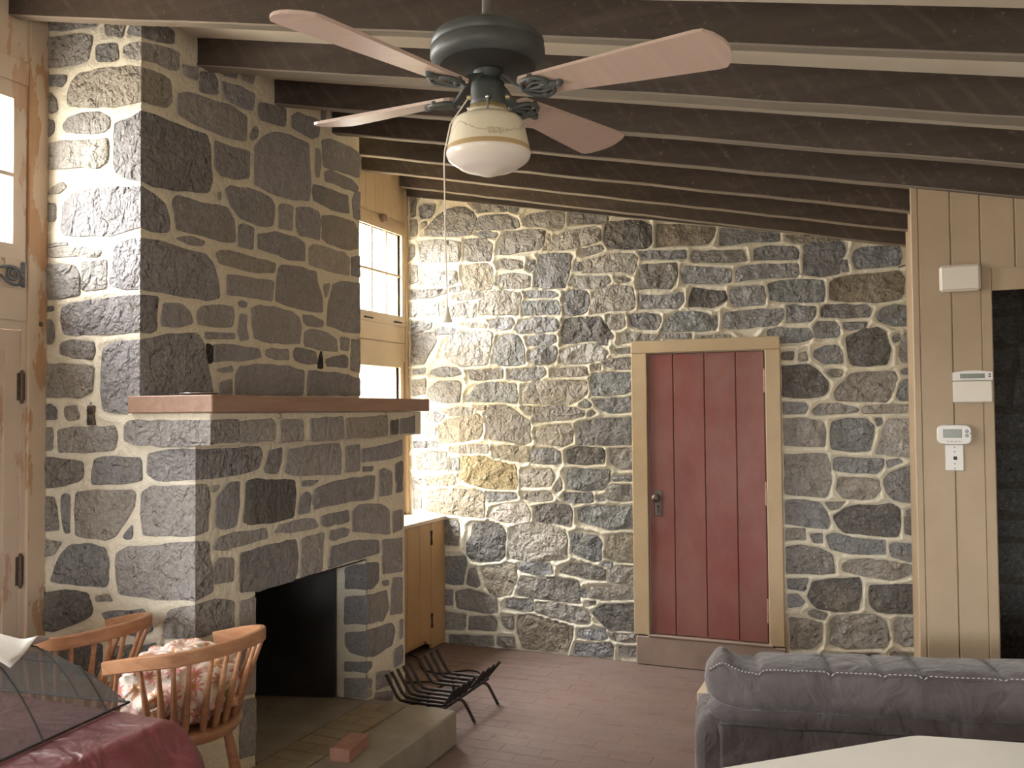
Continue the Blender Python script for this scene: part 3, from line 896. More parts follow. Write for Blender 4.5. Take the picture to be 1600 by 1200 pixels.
-252,712 -210,739 -120,753 48,739 143,726 151,698 90,666 20,638 -113,653 -248,679
-573,605 -453,617 -473,543 -569,551
-570,506 -520,515 -479,474 -503,447 -571,432
d:-455,505 -425,595 -313,621 -154,641 -151,536 -171,448 -298,429 -400,440
d:-102,549 -96,597 165,619 164,451 42,446 -63,447 -98,482
-456,407 -419,424 -345,411 -364,375 -438,389
-565,369 -457,363 -378,345 -385,247 -441,193 -562,177
l:-327,368 -280,401 -73,422 -20,384 0,291 -32,241 -121,228 -247,211 -329,233
l:32,388 59,419 166,423 163,264 82,256 43,276
-567,137 -508,148 -452,129 -457,114 -567,108
-345,149 -248,173 -59,191 -25,166 -35,99 -346,67
2,187 20,213 166,213 164,119 1,102'''
ST_FA='''-3335,3402 -3035,3338 -3043,3309 -3149,3320 -3243,3323 -3334,3339
-3003,3322 -2994,3326 -2882,3301 -2895,3269 -2908,3234 -2993,3256
-3343,3305 -3243,3291 -3149,3289 -3075,3266 -3084,3226 -3102,3167 -3194,3161 -3337,3177
-3052,3221 -2975,3218 -2935,3208 -2926,3146 -2974,3144 -3051,3159
-3346,3139 -3222,3120 -3227,3096 -3250,3079 -3346,3097
-3357,3070 -3316,3057 -3283,3021 -3273,2977 -3316,2969 -3345,3009
-3339,2951 -3296,2932 -3296,2883 -3334,2866
-3244,2904 -3211,2934 -3127,2944 -3036,2935 -2973,2902 -2972,2868 -3008,2849 -3145,2863 -3229,2881
-3343,2832 -3238,2837 -3099,2823 -2985,2816 -2981,2761 -2989,2721 -3034,2699 -3125,2717 -3218,2720 -3347,2731
-3302,2639 -3246,2661 -3217,2641 -3255,2617 -3331,2617
-3340,2580 -3283,2571 -3282,2498 -3339,2499
-3338,2398 -3215,2395 -3206,2388 -3328,2387
-3338,2370 -3234,2376 -3104,2366 -3013,2345 -3031,2327 -3159,2339 -3338,2349
-3342,2308 -3252,2308 -3168,2292 -3140,2253 -3139,2171 -3231,2163 -3353,2162 -3354,2239
l:-3122,2306 -2986,2306 -2990,2189 -3125,2187
-3335,2127 -3288,2128 -3292,2111 -3335,2109
-3344,2072 -3306,2070 -3287,2041 -3286,1986 -3305,1966 -3343,1971
-3244,1964 -3183,1979 -3055,1964 -3050,1923 -3063,1894 -3164,1903 -3248,1923
-3345,1881 -3229,1878 -3054,1863 -3063,1789 -3062,1762 -3135,1733 -3343,1740
-3350,1702 -3302,1705 -3269,1684 -3268,1643 -3349,1643
-3217,1694 -3153,1700 -3134,1645 -3198,1636 -3217,1663
-3349,1605 -3292,1605 -3291,1513 -3349,1509
-3254,1595 -3180,1605 -2937,1612 -2923,1569 -2936,1519 -3042,1508 -3253,1503
-3353,1478 -3225,1469 -3114,1460 -3109,1407 -3132,1386 -3224,1361 -3353,1347
-3055,1435 -3042,1475 -2953,1486 -2797,1481 -2788,1433 -2788,1397 -2900,1378 -3064,1371
-3366,1309 -3279,1308 -3260,1248 -3250,1173 -3334,1166 -3366,1175
-3232,1316 -3214,1327 -3186,1318 -3189,1162 -3212,1161 -3232,1249
-3149,1332 -3041,1345 -2839,1350 -2822,1335 -2830,1289 -2873,1229 -2933,1161 -2986,1142 -3148,1154 -3158,1251
-2838,1210 -2838,1159 -2872,1150 -2885,1163
-3365,1131 -3230,1120 -3277,1070 -3360,1049
-3184,1109 -3075,1121 -2986,1106 -2968,1060 -2971,968 -2984,951 -3128,948 -3294,954 -3267,1010 -3230,1073
d:-3358,895 -3219,918 -3082,915 -3055,857 -3063,830 -3144,790 -3282,742 -3366,745
-3033,905 -2966,919 -2944,895 -3033,888
-3001,841 -2777,872 -2743,823 -2726,799 -2793,761 -2948,780
-3357,671 -3282,691 -3107,720 -3000,710 -2999,573 -3216,577 -3356,555
-2965,700 -2709,743 -2708,629 -2929,580
-3356,522 -3034,536 -3042,424 -3354,393
-2981,523 -2708,585 -2707,471 -2945,436
-3354,359 -3069,395 -3068,277 -3352,238
-3015,395 -2707,439 -2707,326 -3014,277'''
ST_QU='''-2878,3243 -2852,3292 -2805,3284* -2805,3223*/2788,3284* 2891,3322 2970,3312 2970,3263 2855,3233 2788,3224*
-2899,3189 -2860,3199 -2805,3190* -2805,3125* -2868,3140 -2895,3161/2788,3191* 2891,3219 2998,3231 2994,3152 2938,3140 2865,3144 2788,3126*
h:-3211,2990 -3217,3039 -3189,3091 -3147,3116 -3037,3119 -2930,3106 -2868,3106 -2805,3082* -2805,2952* -2946,2949 -3054,2961/2788,3085* 2856,3097 2947,3094 2957,3000 2929,2971 2857,2961 2788,2955*
-2941,2871 -2928,2879 -2849,2886 -2805,2902* -2805,2623* -2874,2638 -2935,2668 -2945,2757/2788,2904* 2857,2914 2939,2911 3063,2913 3174,2920 3195,2863 3206,2719 3185,2663 2987,2626 2850,2615 2788,2625*
-3244,2460 -3235,2563 -3189,2600 -3051,2613 -2805,2594* -2805,2432* -2872,2424 -2960,2408 -3141,2420 -3234,2435/2788,2594* 2859,2577 2922,2550 2946,2486 2941,2437 2851,2424 2788,2432*
-2967,2201 -2950,2267 -2942,2353 -2907,2377 -2805,2379* -2805,2178* -2897,2180/2788,2379* 2896,2388 3007,2379 3165,2377 3217,2341 3249,2265 3260,2193 3187,2173 3037,2171 2897,2178 2788,2178*
-3240,2115 -3185,2133 -3093,2141 -2958,2144 -2805,2145* -2805,2001* -2904,1998 -3092,1999 -3230,2008 -3245,2067/2788,2145* 2884,2153 2875,2014 2845,1998 2788,2001*
-3001,1935 -2904,1965 -2805,1961* -2805,1735* -2833,1664 -2928,1668 -2999,1681 -3013,1762 -3009,1855/2788,1961* 2862,1976 2943,1999 3116,2016 3151,1979 3177,1895 3219,1743 2788,1737*'''
ST_QL='''-2759,1420 -2755,1498 -2696,1508 -2573,1519 -2515,1516* -2515,1406* -2613,1398 -2712,1395/2788,1516* 2841,1511 2954,1512 3179,1513 3195,1481 3173,1427 3074,1409 2954,1404 2788,1406*
-2788,1342 -2737,1369 -2613,1372 -2515,1378* -2515,1186* -2653,1177 -2778,1171 -2792,1264/2788,1378* 2850,1376 2865,1304 2851,1191 2788,1186*
-2924,1089 -2863,1118 -2778,1123 -2515,1155* -2515,931* -2652,923 -2777,923 -2905,927 -2923,998/2788,1155* 2860,1145 2856,1101 2879,1020 2880,943 2788,930*
-2668,823 -2643,879 -2515,905* -2515,783* -2668,766/2788,904* 2898,908 3014,878 3014,766 2788,782*
-2667,734 -2515,755* -2515,637* -2667,621/2788,754* 3014,720 3015,614 2788,636*
-2667,583 -2515,606* -2515,476* -2666,451/2788,605* 3015,575 3015,456 2788,474*'''
ST_FBU='''3018,3186 3122,3212 3112,3151 3033,3145
3132,3194 3215,3219 3241,3195 3247,3130 3183,3113 3127,3105
3246,3241 3379,3288 3379,3250 3290,3234
3413,3300 3507,3310 3495,3262 3413,3254
3274,3199 3402,3219 3507,3215 3496,3133 3379,3120 3290,3129
2995,3047 3043,3070 3153,3084 3334,3105 3448,3087 3443,2969 3291,2949 3133,2948 2995,2963
3532,3136 3544,3187 3754,3221 3747,3128 3643,3114 3544,3104
3801,3194 3855,3232 4057,3246 4042,3162 3983,3132 3842,3139 3801,3144
3472,3000 3508,3058 3532,3057 3532,3017 3484,2980
4065,3310 4110,3324 4102,3259 4065,3257
3226,2909 3335,2909 3472,2923 3466,2797 3380,2768 3269,2757 3232,2785
3508,2775 3508,2956 3556,3008 3643,3065 3721,3087 3855,3092 3954,3094 3968,2891 3953,2789 3773,2763 3618,2761
4012,3084 4049,3094 4064,3037 4041,2935 4012,2936
4072,3144 4148,3174 4374,3182 4468,3160 4441,3031 4291,3022 4086,3007 4079,3085
4094,2974 4148,3000 4373,2996 4441,2974 4424,2942 4104,2932
3990,2883 4132,2894 4323,2896 4339,2803 4178,2788 3997,2803 3982,2843
4373,2875 4407,2938 4455,2949 4454,2780 4389,2785
3297,2696 3335,2724 3472,2744 3631,2732 3662,2698 3643,2598 3544,2579 3403,2590 3335,2637
3250,2677 3270,2682 3264,2644 3250,2641
2964,2572 2987,2602 3134,2602 3313,2617 3358,2566 3369,2470 3292,2456 3134,2461 2988,2459
3392,2550 3426,2564 3502,2559 3496,2453 3392,2451
3695,2705 3721,2723 3814,2730 3807,2604 3695,2595
3841,2727 3968,2754 4041,2743 4056,2702 4048,2596 3869,2590 3841,2627
h:4071,2731 4178,2753 4389,2758 4440,2702 4439,2617 4338,2591 4131,2593 4070,2609
3532,2533 3669,2570 3841,2572 3917,2552 3917,2463 3773,2449 3643,2461 3532,2467
2983,2417 3085,2442 3165,2434 3155,2418 3065,2406
h:3233,2387 3260,2406 3325,2417 3520,2410 3669,2409 3662,2367 3520,2347 3336,2351 3260,2355
h:3953,2537 3996,2561 4289,2565 4346,2538 4337,2445 4130,2442 3953,2451
4363,2549 4453,2573 4452,2446 4362,2448
3314,2303 3461,2312 3656,2318 3644,2221 3473,2221 3314,2214
3669,2224 3675,2297 3695,2388 3720,2408 3882,2424 4018,2418 4025,2367 4069,2294 4077,2208 3952,2204 3773,2210
4085,2357 4146,2374 4122,2300 4100,2289
4114,2142 4130,2257 4176,2369 4256,2397 4452,2414 4450,2124 4287,2120
2907,2057 2915,2126 3018,2137 3076,2101 3086,2060 3018,2040 2907,2034
3116,2112 3146,2137 3218,2151 3353,2158 3359,2121 3348,2068 3218,2057 3121,2059
3387,2181 3415,2195 3450,2188 3444,2168 3404,2167
3404,2129 3450,2134 3444,2068 3462,2016 3404,2004 3387,2048
3485,2164 3545,2186 3669,2191 3800,2180 3868,2154 3882,2105 3868,2024 3747,2016 3569,2016 3509,2027 3491,2088
3896,2173 3981,2177 4084,2156 4076,2130 3952,2123 3903,2140
3910,2082 3966,2103 4114,2098 4207,2069 4222,2003 4054,2002 3910,2014
4246,2081 4336,2083 4327,2014 4254,2014
4360,2080 4450,2087 4449,1891 4351,1906
3167,2024 3364,2035 3365,2013 3167,1998
3219,1969 3293,1978 3545,1971 3557,1937 3473,1921 3219,1897
k:3179,1978 3213,1969 3210,1889 3175,1891
3594,1970 3644,1981 3773,1985 3780,1936 3669,1931 3594,1947
3813,1975 3840,1997 4010,1987 4031,1928 3952,1920 3827,1935
4099,1948 4286,1985 4327,1969 4318,1918 4114,1918
k:4061,1998 4076,1947 4076,1899 4031,1902 4039,1954
3240,1861 3348,1881 3354,1858 3272,1852
3370,1837 3404,1879 3521,1896 3773,1899 3909,1880 3895,1754 3371,1747
3945,1881 4206,1882 4449,1854 4448,1761 3937,1754
3267,1804 3348,1821 3348,1746 3267,1745'''
ST_FBL='''3211,1404 3245,1493 3336,1504 3324,1432 3301,1391
3353,1394 3383,1494 3581,1501 3798,1505 3812,1444 3805,1353 3633,1368 3479,1371
3848,1487 3982,1494 3982,1361 3848,1362
4005,1468 4231,1480 4424,1504 4423,1423 4231,1406 4005,1406
4013,1376 4115,1374 4107,1353 4012,1355
4180,1349 4231,1354 4307,1332 4306,1209 4179,1211
4351,1373 4427,1387 4425,1216 4359,1213
2902,1210 2911,1319 2983,1372 3048,1374 3043,1274 3023,1189 2935,1190
2878,1367 2925,1370 2906,1346 2883,1344
d:3094,1370 3157,1376 3430,1349 3436,1278 3418,1185 3267,1177 3115,1188 3074,1203 3089,1283
3479,1341 3620,1338 3568,1320 3486,1322
3455,1210 3479,1275 3529,1289 3555,1275 3548,1193 3467,1191
3568,1259 3594,1295 3728,1315 3914,1325 4131,1322 4114,1209 3840,1210 3580,1205
3639,1160 3876,1166 3883,1113 3686,1109 3639,1122
3273,1130 3312,1154 3442,1164 3580,1155 3613,1117 3442,1116
2888,1115 2916,1150 3004,1161 3223,1154 3234,1114 3054,1105 2955,1102
3706,1044 3713,1082 3825,1084 3890,1068 3868,1042 3754,1034
3913,1154 3973,1181 4196,1163 4280,1124 4287,996 4113,1023 3912,1057
4323,1111 4424,1113 4423,1006 4322,996
2893,1050 2926,1071 3009,1058 3009,965 2898,972
3054,1071 3245,1078 3442,1076 3454,997 3442,918 3424,896 3179,893 3054,911
3479,1074 3659,1081 3645,914 3632,900 3479,899
3713,973 3726,1002 3912,1004 4170,973 4177,912 3987,907 3699,904
4211,972 4423,957 4421,769 4210,792
3053,870 3150,874 3150,747 3053,768
3054,722 3150,703 3150,461 3054,473
3054,450 3150,441 3151,200 3054,218
4321,751 4425,733 4423,536 4290,554 4301,683
4202,752 4271,744 4271,719 4212,730
4391,501 4423,505 4422,401 4390,398
4328,352 4421,360 4420,267 4328,260
4142,280 4287,251 4307,175 4141,192
4132,175 4306,134 4306,89 4113,144'''
ST_CB='''2950,1624 3157,1635 3178,1614 3173,1545 2950,1543
3212,1628 3374,1629 3380,1539 3212,1530
3435,1632 3698,1641 3711,1536 3643,1534 3435,1537
h:3726,1629 3931,1635 4122,1641 4122,1540 3740,1535
d:4155,1615 4241,1621 4231,1544 4155,1543
4263,1621 4420,1639 4419,1545 4252,1543'''
ST_CQ='''-2871,1608 -2854,1631 -2684,1634 -2430,1630* -2430,1545* -2481,1542 -2618,1535 -2810,1540 -2870,1556/2775,1630* 2940,1634 2940,1546 2775,1544*'''
ST_J='''-2642,840 -2584,858 -2515,867* -2515,740* -2642,732/4045,868* 4165,857 4164,758 4098,731 4045,742*
-2643,688 -2515,702* -2515,561* -2649,546/4045,703* 4251,693 4270,598 4211,540 4045,563*
-2643,502 -2515,520* -2515,392* -2609,403 -2643,439/4045,522* 4309,504 4339,461 4308,387 4114,375 4045,395*
-2649,349 -2515,359* -2515,311* -2649,302/4045,361* 4095,351 4095,322 4045,313*
-2649,263 -2515,277* -2515,176* -2650,166/4045,280* 4095,259 4094,172 4045,179*'''


def grow(pts, d):
    n = len(pts); ar = sum(pts[i][0] * pts[(i + 1) % n][1] - pts[(i + 1) % n][0] * pts[i][1] for i in range(n))
    sg = 1 if ar > 0 else -1; out = []
    for i in range(n):
        a, b, c = pts[i - 1], pts[i], pts[(i + 1) % n]
        e1 = Vector((b[0] - a[0], b[1] - a[1])).normalized(); e2 = Vector((c[0] - b[0], c[1] - b[1])).normalized()
        nn = Vector((e1.y + e2.y, -e1.x - e2.x)) * sg
        nn = nn.normalized() if nn.length > 1e-6 else Vector((0, 0))
        out.append((b[0] + (0 if b[2] else nn.x * d), b[1] + nn.y * d, b[2]))
    return out


def load(txt, g=0.007):
    out = []
    for ln in txt.strip().splitlines():
        t = None
        if ':' in ln: t, ln = ln.split(':')
        polys = []
        for part in ln.split('/'):
            pts = []
            for q in part.split():
                f = q.endswith('*'); u, w = q.rstrip('*').split(',')
                pts.append((int(u) / 1000, int(w) / 1000, f))
            polys.append(grow(pts, g))
        out.append((t, polys))
    return out


GREYS_0 = [(0.150, 0.148, 0.150), (0.175, 0.165, 0.155), (0.130, 0.128, 0.130), (0.195, 0.180, 0.160), (0.165, 0.165, 0.170), (0.21, 0.195, 0.172), (0.150, 0.140, 0.128)]
GREYS_B0 = [(0.110, 0.104, 0.102), (0.125, 0.116, 0.110), (0.095, 0.090, 0.088), (0.140, 0.130, 0.121), (0.117, 0.112, 0.113)]
GREYS = [(c[0] * 1.72, c[1] * 1.74, c[2] * 1.76) for c in GREYS_0]
GREYS_B = [(c[0] * 2.7, c[1] * 2.75, c[2] * 2.85) for c in GREYS_B0]
TONES = {'d': (0.145, 0.138, 0.132), 'b': (0.235, 0.245, 0.250), 'l': (0.40, 0.39, 0.37), 'w': (0.31, 0.275, 0.215), 'y': (0.33, 0.27, 0.155), 'x': (0.50, 0.46, 0.42),
         'n': (0.27, 0.23, 0.175), 'm': (0.5, 0.45, 0.36), 'h': (0.38, 0.345, 0.30), 'k': (0.018, 0.016, 0.014)}
PL_A = lambda u, w, h, y=YA: (u, y - h, w)
PL_U = lambda u, w, h: (XU + h, u, w)
PL_L = lambda u, w, h: (XL + h, u, w)
PL_C = lambda u, w, h: (XC + h, u, w)
PL_CA = lambda u, w, h: (u, YC - h, w)
PL_D = lambda u, w, h: (u, D - h, w)
PL_J = lambda u, w, h: (u, YJ - h, w)
XC, YC = -2.43, 2.775


def outline(pts, rnd, jit):
    """rounds the traced corners and splits long edges; flagged points (on a building corner) stay put"""
    n = len(pts); P = []
    for i in range(n):
        a, b = pts[i], pts[(i + 1) % n]
        L_ = math.hypot(b[0] - a[0], b[1] - a[1])
        if a[2] and b[2]:
            P.append((*a[:2], True)); continue
        c = min(0.009, L_ * 0.25)
        if a[2]: P.append((*a[:2], True))
        else: P.append((a[0] + (b[0] - a[0]) * c / max(L_, 1e-6), a[1] + (b[1] - a[1]) * c / max(L_, 1e-6), False))
        rem = L_ - 2 * c
        k = int(rem / 0.075)
        for q in range(1, k + 1):
            t = (c + rem * q / (k + 1)) / L_
            nx, ny_ = -(b[1] - a[1]) / L_, (b[0] - a[0]) / L_
            j = rnd.uniform(-jit, jit)
            P.append((a[0] + (b[0] - a[0]) * t + nx * j, a[1] + (b[1] - a[1]) * t + ny_ * j, False))
        if not b[2]: P.append((b[0] - (b[0] - a[0]) * c / max(L_, 1e-6), b[1] - (b[1] - a[1]) * c / max(L_, 1e-6), False))
    out = []
    for p in P:  # drop doubles
        if not out or math.hypot(p[0] - out[-1][0], p[1] - out[-1][1]) > 0.003: out.append(p)
    return out


def stone_shell(mb, pts, plane, h, rnd, csign=(0, 0), rough=0.35, flat=False, step=0.055):
    """csign: where flagged points go by h along u so that two faces of a corner stone meet"""
    P = outline(pts, rnd, 0.0045)
    n = len(P)
    cx = sum(p[0] for p in P) / n; cy = sum(p[1] for p in P) / n
    size = max(max(p[0] for p in P) - min(p[0] for p in P), max(p[1] for p in P) - min(p[1] for p in P))
    # face: rim, then irregular points inside, joined by a Delaunay net so that the face breaks into facets
    rim = []; base = []
    sx_, sy_ = rnd.uniform(-9, 9), rnd.uniform(-9, 9)
    tu, tw = rnd.uniform(-.05, .05), rnd.uniform(-.05, .05)
    for u, w, f in P:
        d = max(math.hypot(cx - u, cy - w), 1e-6); ux, uw = (cx - u) / d, (cy - w) / d
        if f: rim.append((u + csign[0] * h, w, h, True)); base.append((u + csign[0] * h, w))
        else:
            i_ = min(0.004, d * 0.2)
            rim.append((u + ux * i_, w + uw * i_, h * rnd.uniform(0.55, 0.95), False)); base.append((u, w))
    inner = []
    ul, uh = min(p[0] for p in P), max(p[0] for p in P); wl, wh = min(p[1] for p in P), max(p[1] for p in P)
    gu = max(1, int(round((uh - ul) / step))); gw = max(1, int(round((wh - wl) / step)))
    for a in range(gu):
        for b in range(gw):
            u = ul + (uh - ul) * (a + 0.5 + rnd.uniform(-.33, .33)) / gu; w = wl + (wh - wl) * (b + 0.5 + rnd.uniform(-.33, .33)) / gw
            ins = False; md = 9
            for q in range(n):
                (x1, y1, _), (x2, y2, _) = P[q], P[(q + 1) % n]
                if (y1 > w) != (y2 > w) and u < (x2 - x1) * (w - y1) / (y2 - y1) + x1: ins = not ins
                L2 = (x2 - x1) ** 2 + (y2 - y1) ** 2
                t = max(0, min(1, ((u - x1) * (x2 - x1) + (w - y1) * (y2 - y1)) / max(L2, 1e-9)))
                md = min(md, math.hypot(u - x1 - t * (x2 - x1), w - y1 - t * (y2 - y1)))
            if ins and md > step * 0.33:
                nz = mnoise.noise(Vector((u * 9 + sx_, w * 13 + sy_, 0.3))) + 0.5 * mnoise.noise(Vector((u * 24, w * 30, sx_)))
                inner.append((u, w, h * (1 + rough * 1.5 * nz) + tu * (u - cx) + tw * (w - cy)))
    co = [Vector((r[0], r[1])) for r in rim] + [Vector((q[0], q[1])) for q in inner]
    tri = delaunay_2d_cdt(co, [], [list(range(n))], 1, 1e-6)
    hv = [r[2] for r in rim] + [q[2] for q in inner]
    vs = []
    for k, v in enumerate(tri[0]):
        src_ = tri[3][k]
        hh = hv[src_[0]] if src_ else h
        vs.append(plane(v.x, v.y, max(hh, 0.002)))
    m0 = len(vs); fs = []; sm = []
    ar = sum(P[i][0] * P[(i + 1) % n][1] - P[(i + 1) % n][0] * P[i][1] for i in range(n))
    for f in tri[2]:
        a2 = sum(tri[0][f[q]].x * tri[0][f[(q + 1) % len(f)]].y - tri[0][f[(q + 1) % len(f)]].x * tri[0][f[q]].y for q in range(len(f)))
        f = tuple(f)
        fs.append(f if a2 * ar > 0 else f[::-1]); sm.append(not flat)
    vs += [plane(b[0], b[1], -0.006) for b in base] + [plane(r[0], r[1], r[2]) for r in rim]
    for i in range(n):
        j = (i + 1) % n
        if not (P[i][2] and P[j][2]): fs.append((m0 + i, m0 + j, m0 + n + j, m0 + n + i)); sm.append(False)
    # orient: area sign in the plane and handedness of the plane
    a0, a1, a2, a3 = (Vector(plane(0, 0, 0)), Vector(plane(1, 0, 0)), Vector(plane(0, 1, 0)), Vector(plane(0, 0, 1)))
    hand = (a1 - a0).cross(a2 - a0).dot(a3 - a0)
    if ar * hand < 0: fs = [f[::-1] for f in fs]
    o = len(mb.v); mb.v += vs; mb.f += [tuple(i + o for i in f) for f in fs]; mb.sm += sm


def stone(polys, planes, parent, tone, h, mat, seed, greys, csigns=((0, 0),), rough=0.35, flat=False, step=0.06):
    rnd = random.Random(seed); mb = MB()
    hs = h * rnd.uniform(0.75, 1.25)
    for pts, pl, cs in zip(polys, planes, csigns): stone_shell(mb, pts, pl, hs, rnd, cs, rough, flat, step)
    o = mb.build('stone', mat, parent)
    c = TONES[tone] if tone else rnd.choice(greys)
    k = rnd.uniform(0.88, 1.12)
    o.color = (c[0] * k, c[1] * k, c[2] * k, 1)
    return o


def heightfield(name, plane, u0, u1, w0, w1, step, polys, mat, parent, ridge=0.0, lift=0.0, hole=None, seed=0):
    """the mortar: a grid whose joints carry a raised bead half way between two stones"""
    nu = max(2, int(round((u1 - u0) / step)) + 1); nw = max(2, int(round((w1 - w0) / step)) + 1)
    U = np.linspace(u0, u1, nu); W = np.linspace(w0, w1, nw)
    d1 = np.full((nu, nw), 9.0); d2 = np.full((nu, nw), 9.0)
    for P in polys:
        A = np.array([(p[0], p[1]) for p in P])
        i0, i1 = np.searchsorted(U, A[:, 0].min() - .12), np.searchsorted(U, A[:, 0].max() + .12)
        j0, j1 = np.searchsorted(W, A[:, 1].min() - .12), np.searchsorted(W, A[:, 1].max() + .12)
        if i1 <= i0 or j1 <= j0: continue
        X, Y = np.meshgrid(U[i0:i1], W[j0:j1], indexing='ij')
        d = np.full(X.shape, 9.0); ins = np.zeros(X.shape, bool)
        B = np.roll(A, -1, 0)
        for (ax, ay), (bx, by) in zip(A, B):
            ex, ey = bx - ax, by - ay
            t = np.clip(((X - ax) * ex + (Y - ay) * ey) / max(ex * ex + ey * ey, 1e-12), 0, 1)
            d = np.minimum(d, np.hypot(X - ax - t * ex, Y - ay - t * ey))
            cond = ((ay > Y) != (by > Y))
            with np.errstate(divide='ignore', invalid='ignore'):
                xi = (bx - ax) * (Y - ay) / (by - ay if by != ay else 1e-12) + ax
            ins ^= cond & (X < xi)
        d = np.where(ins, -d, d)
        s1 = d1[i0:i1, j0:j1]; s2 = d2[i0:i1, j0:j1]
        n1 = np.minimum(s1, d); n2 = np.minimum(np.maximum(s1, d), s2)
        d1[i0:i1, j0:j1] = n1; d2[i0:i1, j0:j1] = n2
    rs = np.random.RandomState(seed)
    H = np.zeros((nu, nw))
    gap = np.where(d2 < 5, d2 - d1, 0.05)
    bead = np.exp(-(gap / 0.014) ** 2) * np.clip(d1 / 0.006, 0, 1) * (d1 < 0.09)
    H += ridge * bead
    H += np.clip(d1, 0, 0.02) / 0.02 * lift
    H += np.where(d1 < -0.012, -0.006, 0)
    H += rs.uniform(-.0012, .0012, H.shape)
    for i in (0, -1): H[i, :] = 0
    for j in (0, -1): H[:, j] = 0
    pts = [plane(U[i], W[j], H[i, j]) for i in range(nu) for j in range(nw)]
    keep = None
    if hole is not None:
        keep = np.ones((nu - 1, nw - 1), bool)
        for i in range(nu - 1):
            for j in range(nw - 1):
                um, wm_ = (U[i] + U[i + 1]) / 2, (W[j] + W[j + 1]) / 2
                if hole(um, wm_): keep[i, j] = False
    mb = MB(); mb.grid(pts, nu, nw, True, keep)
    a0, a1, a2, a3 = (Vector(plane(0, 0, 0)), Vector(plane(1, 0, 0)), Vector(plane(0, 1, 0)), Vector(plane(0, 0, 1)))
    if (a1 - a0).cross(a2 - a0).dot(a3 - a0) < 0: mb.f = [f[::-1] for f in mb.f]
    return mb.build(name, mat, parent)


# --- back wall
back = load(ST_BACK, 0.0095)
mb = MB(); mb.box((-3.6, D + 0.012, -0.1), (2.4, D + 0.3, 3.6))
wall_back = struct(mb.build('wall_back', 'mortar'))
bp = [p[0] for _, p in back]
bdy = heightfield('mortar_joints', PL_D, XW2 - 0.02, 0.165, -0.01, 3.42, 0.011, bp, 'mortar', wall_back, ridge=0.021, lift=0.003,
                  hole=lambda u, w: (-1.46 < u < -0.67 and 0.19 < w < 2.04) or w > zb(u) + RH + 0.02)
for i, (t, p) in enumerate(back):
    stone(p, (PL_D,), wall_back, t, 0.013, 'stone_rough', 1000 + i, GREYS, rough=0.75, flat=True, step=0.045)

mb = MB(); mb.tube([(0.09, D + 0.004, 2.502), (0.105, D - 0.03, 2.505), (0.131, D - 0.045, 2.508)], 0.004, 6)
tag(mb.build('wire_stub', 'black_iron'), 'short black wire sticking out of the stone wall beside the tan boards', 'wire')

# --- chimney breast with the fireplace
fire = thing('fireplace', 'grey fieldstone chimney breast with an open black firebox, pale mortar joints, left of the room', 'fireplace', (-2.9, 3.6, 0))
fa, fbu, fbl, qu, ql, cb, cq, jm = (load(x) for x in (ST_FA, ST_FBU, ST_FBL, ST_QU, ST_QL, ST_CB, ST_CQ, ST_J))
ap = [p[0] for _, p in fa + qu + ql]
heightfield('mortar_joints', PL_A, XW1 - 0.02, XL, 0.0, 3.46, 0.0125, ap, 'mortar', fire, ridge=0.005, lift=0.003, seed=2,
            hole=lambda u, w: u > XU and w > 1.67)
heightfield('mortar_joints', PL_U, YA, YE, 1.66, 3.46, 0.0125, [p[0] for _, p in fbu] + [p[1] for _, p in qu], 'mortar_breast', fire, ridge=0.001, lift=0.004, seed=3)
heightfield('mortar_joints', PL_L, YA, YE, 0.0, 1.67, 0.0125, [p[0] for _, p in fbl] + [p[1] for _, p in ql + jm], 'mortar_breast', fire, ridge=0.001, lift=0.004, seed=4,
            hole=lambda u, w: 3.156 < u < YJ and w < 0.893)
heightfield('mortar_joints', PL_J, -2.70, XL, 0.0, 0.9, 0.0125, [p[0] for _, p in jm], 'mortar_breast', fire, ridge=0.0, lift=0.003, seed=5)
mb = MB()   # the body behind the mortar skin
ins = 0.012
mb.box((XW1 - 0.05, YA + ins, 1.6), (XU - ins, YE - 0.005, 3.5))
mb.box((XW1 - 0.05, YA + ins, 0), (XL - ins, 3.15, 1.66))
mb.box((XW1 - 0.05, YJ + ins, 0), (XL - ins, YE, 1.66))
mb.box((XW1 - 0.05, 3.1, 0.9), (XL - ins, YJ + 0.1, 1.66))
mb.box((XW1 - 0.05, YE - 0.01, 0), (XL + 0.0, YE, 1.665)); mb.box((XW1 - 0.05, YE - 0.01, 1.6), (XU, YE, 3.46))
mb.build('rubble_core', 'mortar_breast', fire)
# corbel course under the shelf
mb = MB(); mb.box((-2.86, YC + 0.002, 1.535), (XC - 0.001, 4.50, 1.664), 0.004); mb.build('corbel', 'mortar_breast', fire)
S1 = dict(h=0.010, mat='stone_rough')
for i, (t, p) in enumerate(fa): stone(p, (PL_A,), fire, t, 0.010, 'stone_rough', 2000 + i, GREYS, rough=0.6, flat=True, step=0.05)
for i, (t, p) in enumerate(fbu): stone(p, (PL_U,), fire, t, 0.007, 'stone_smooth', 3000 + i, GREYS_B)
for i, (t, p) in enumerate(fbl): stone(p, (PL_L,), fire, t, 0.007, 'stone_smooth', 4000 + i, GREYS_B)
for i, (t, p) in enumerate(cb): stone(p, (PL_C,), fire, t, 0.007, 'stone_smooth', 5000 + i, GREYS_B)
for i, (t, p) in enumerate(qu): stone(p, (PL_A, PL_U), fire, t, 0.008, 'stone_rough', 6000 + i, GREYS_B, ((1, 0), (-1, 0)), rough=0.6, step=0.07)
for i, (t, p) in enumerate(ql): stone(p, (PL_A, PL_L), fire, t, 0.008, 'stone_rough', 6100 + i, GREYS_B, ((1, 0), (-1, 0)), rough=0.6, step=0.07)
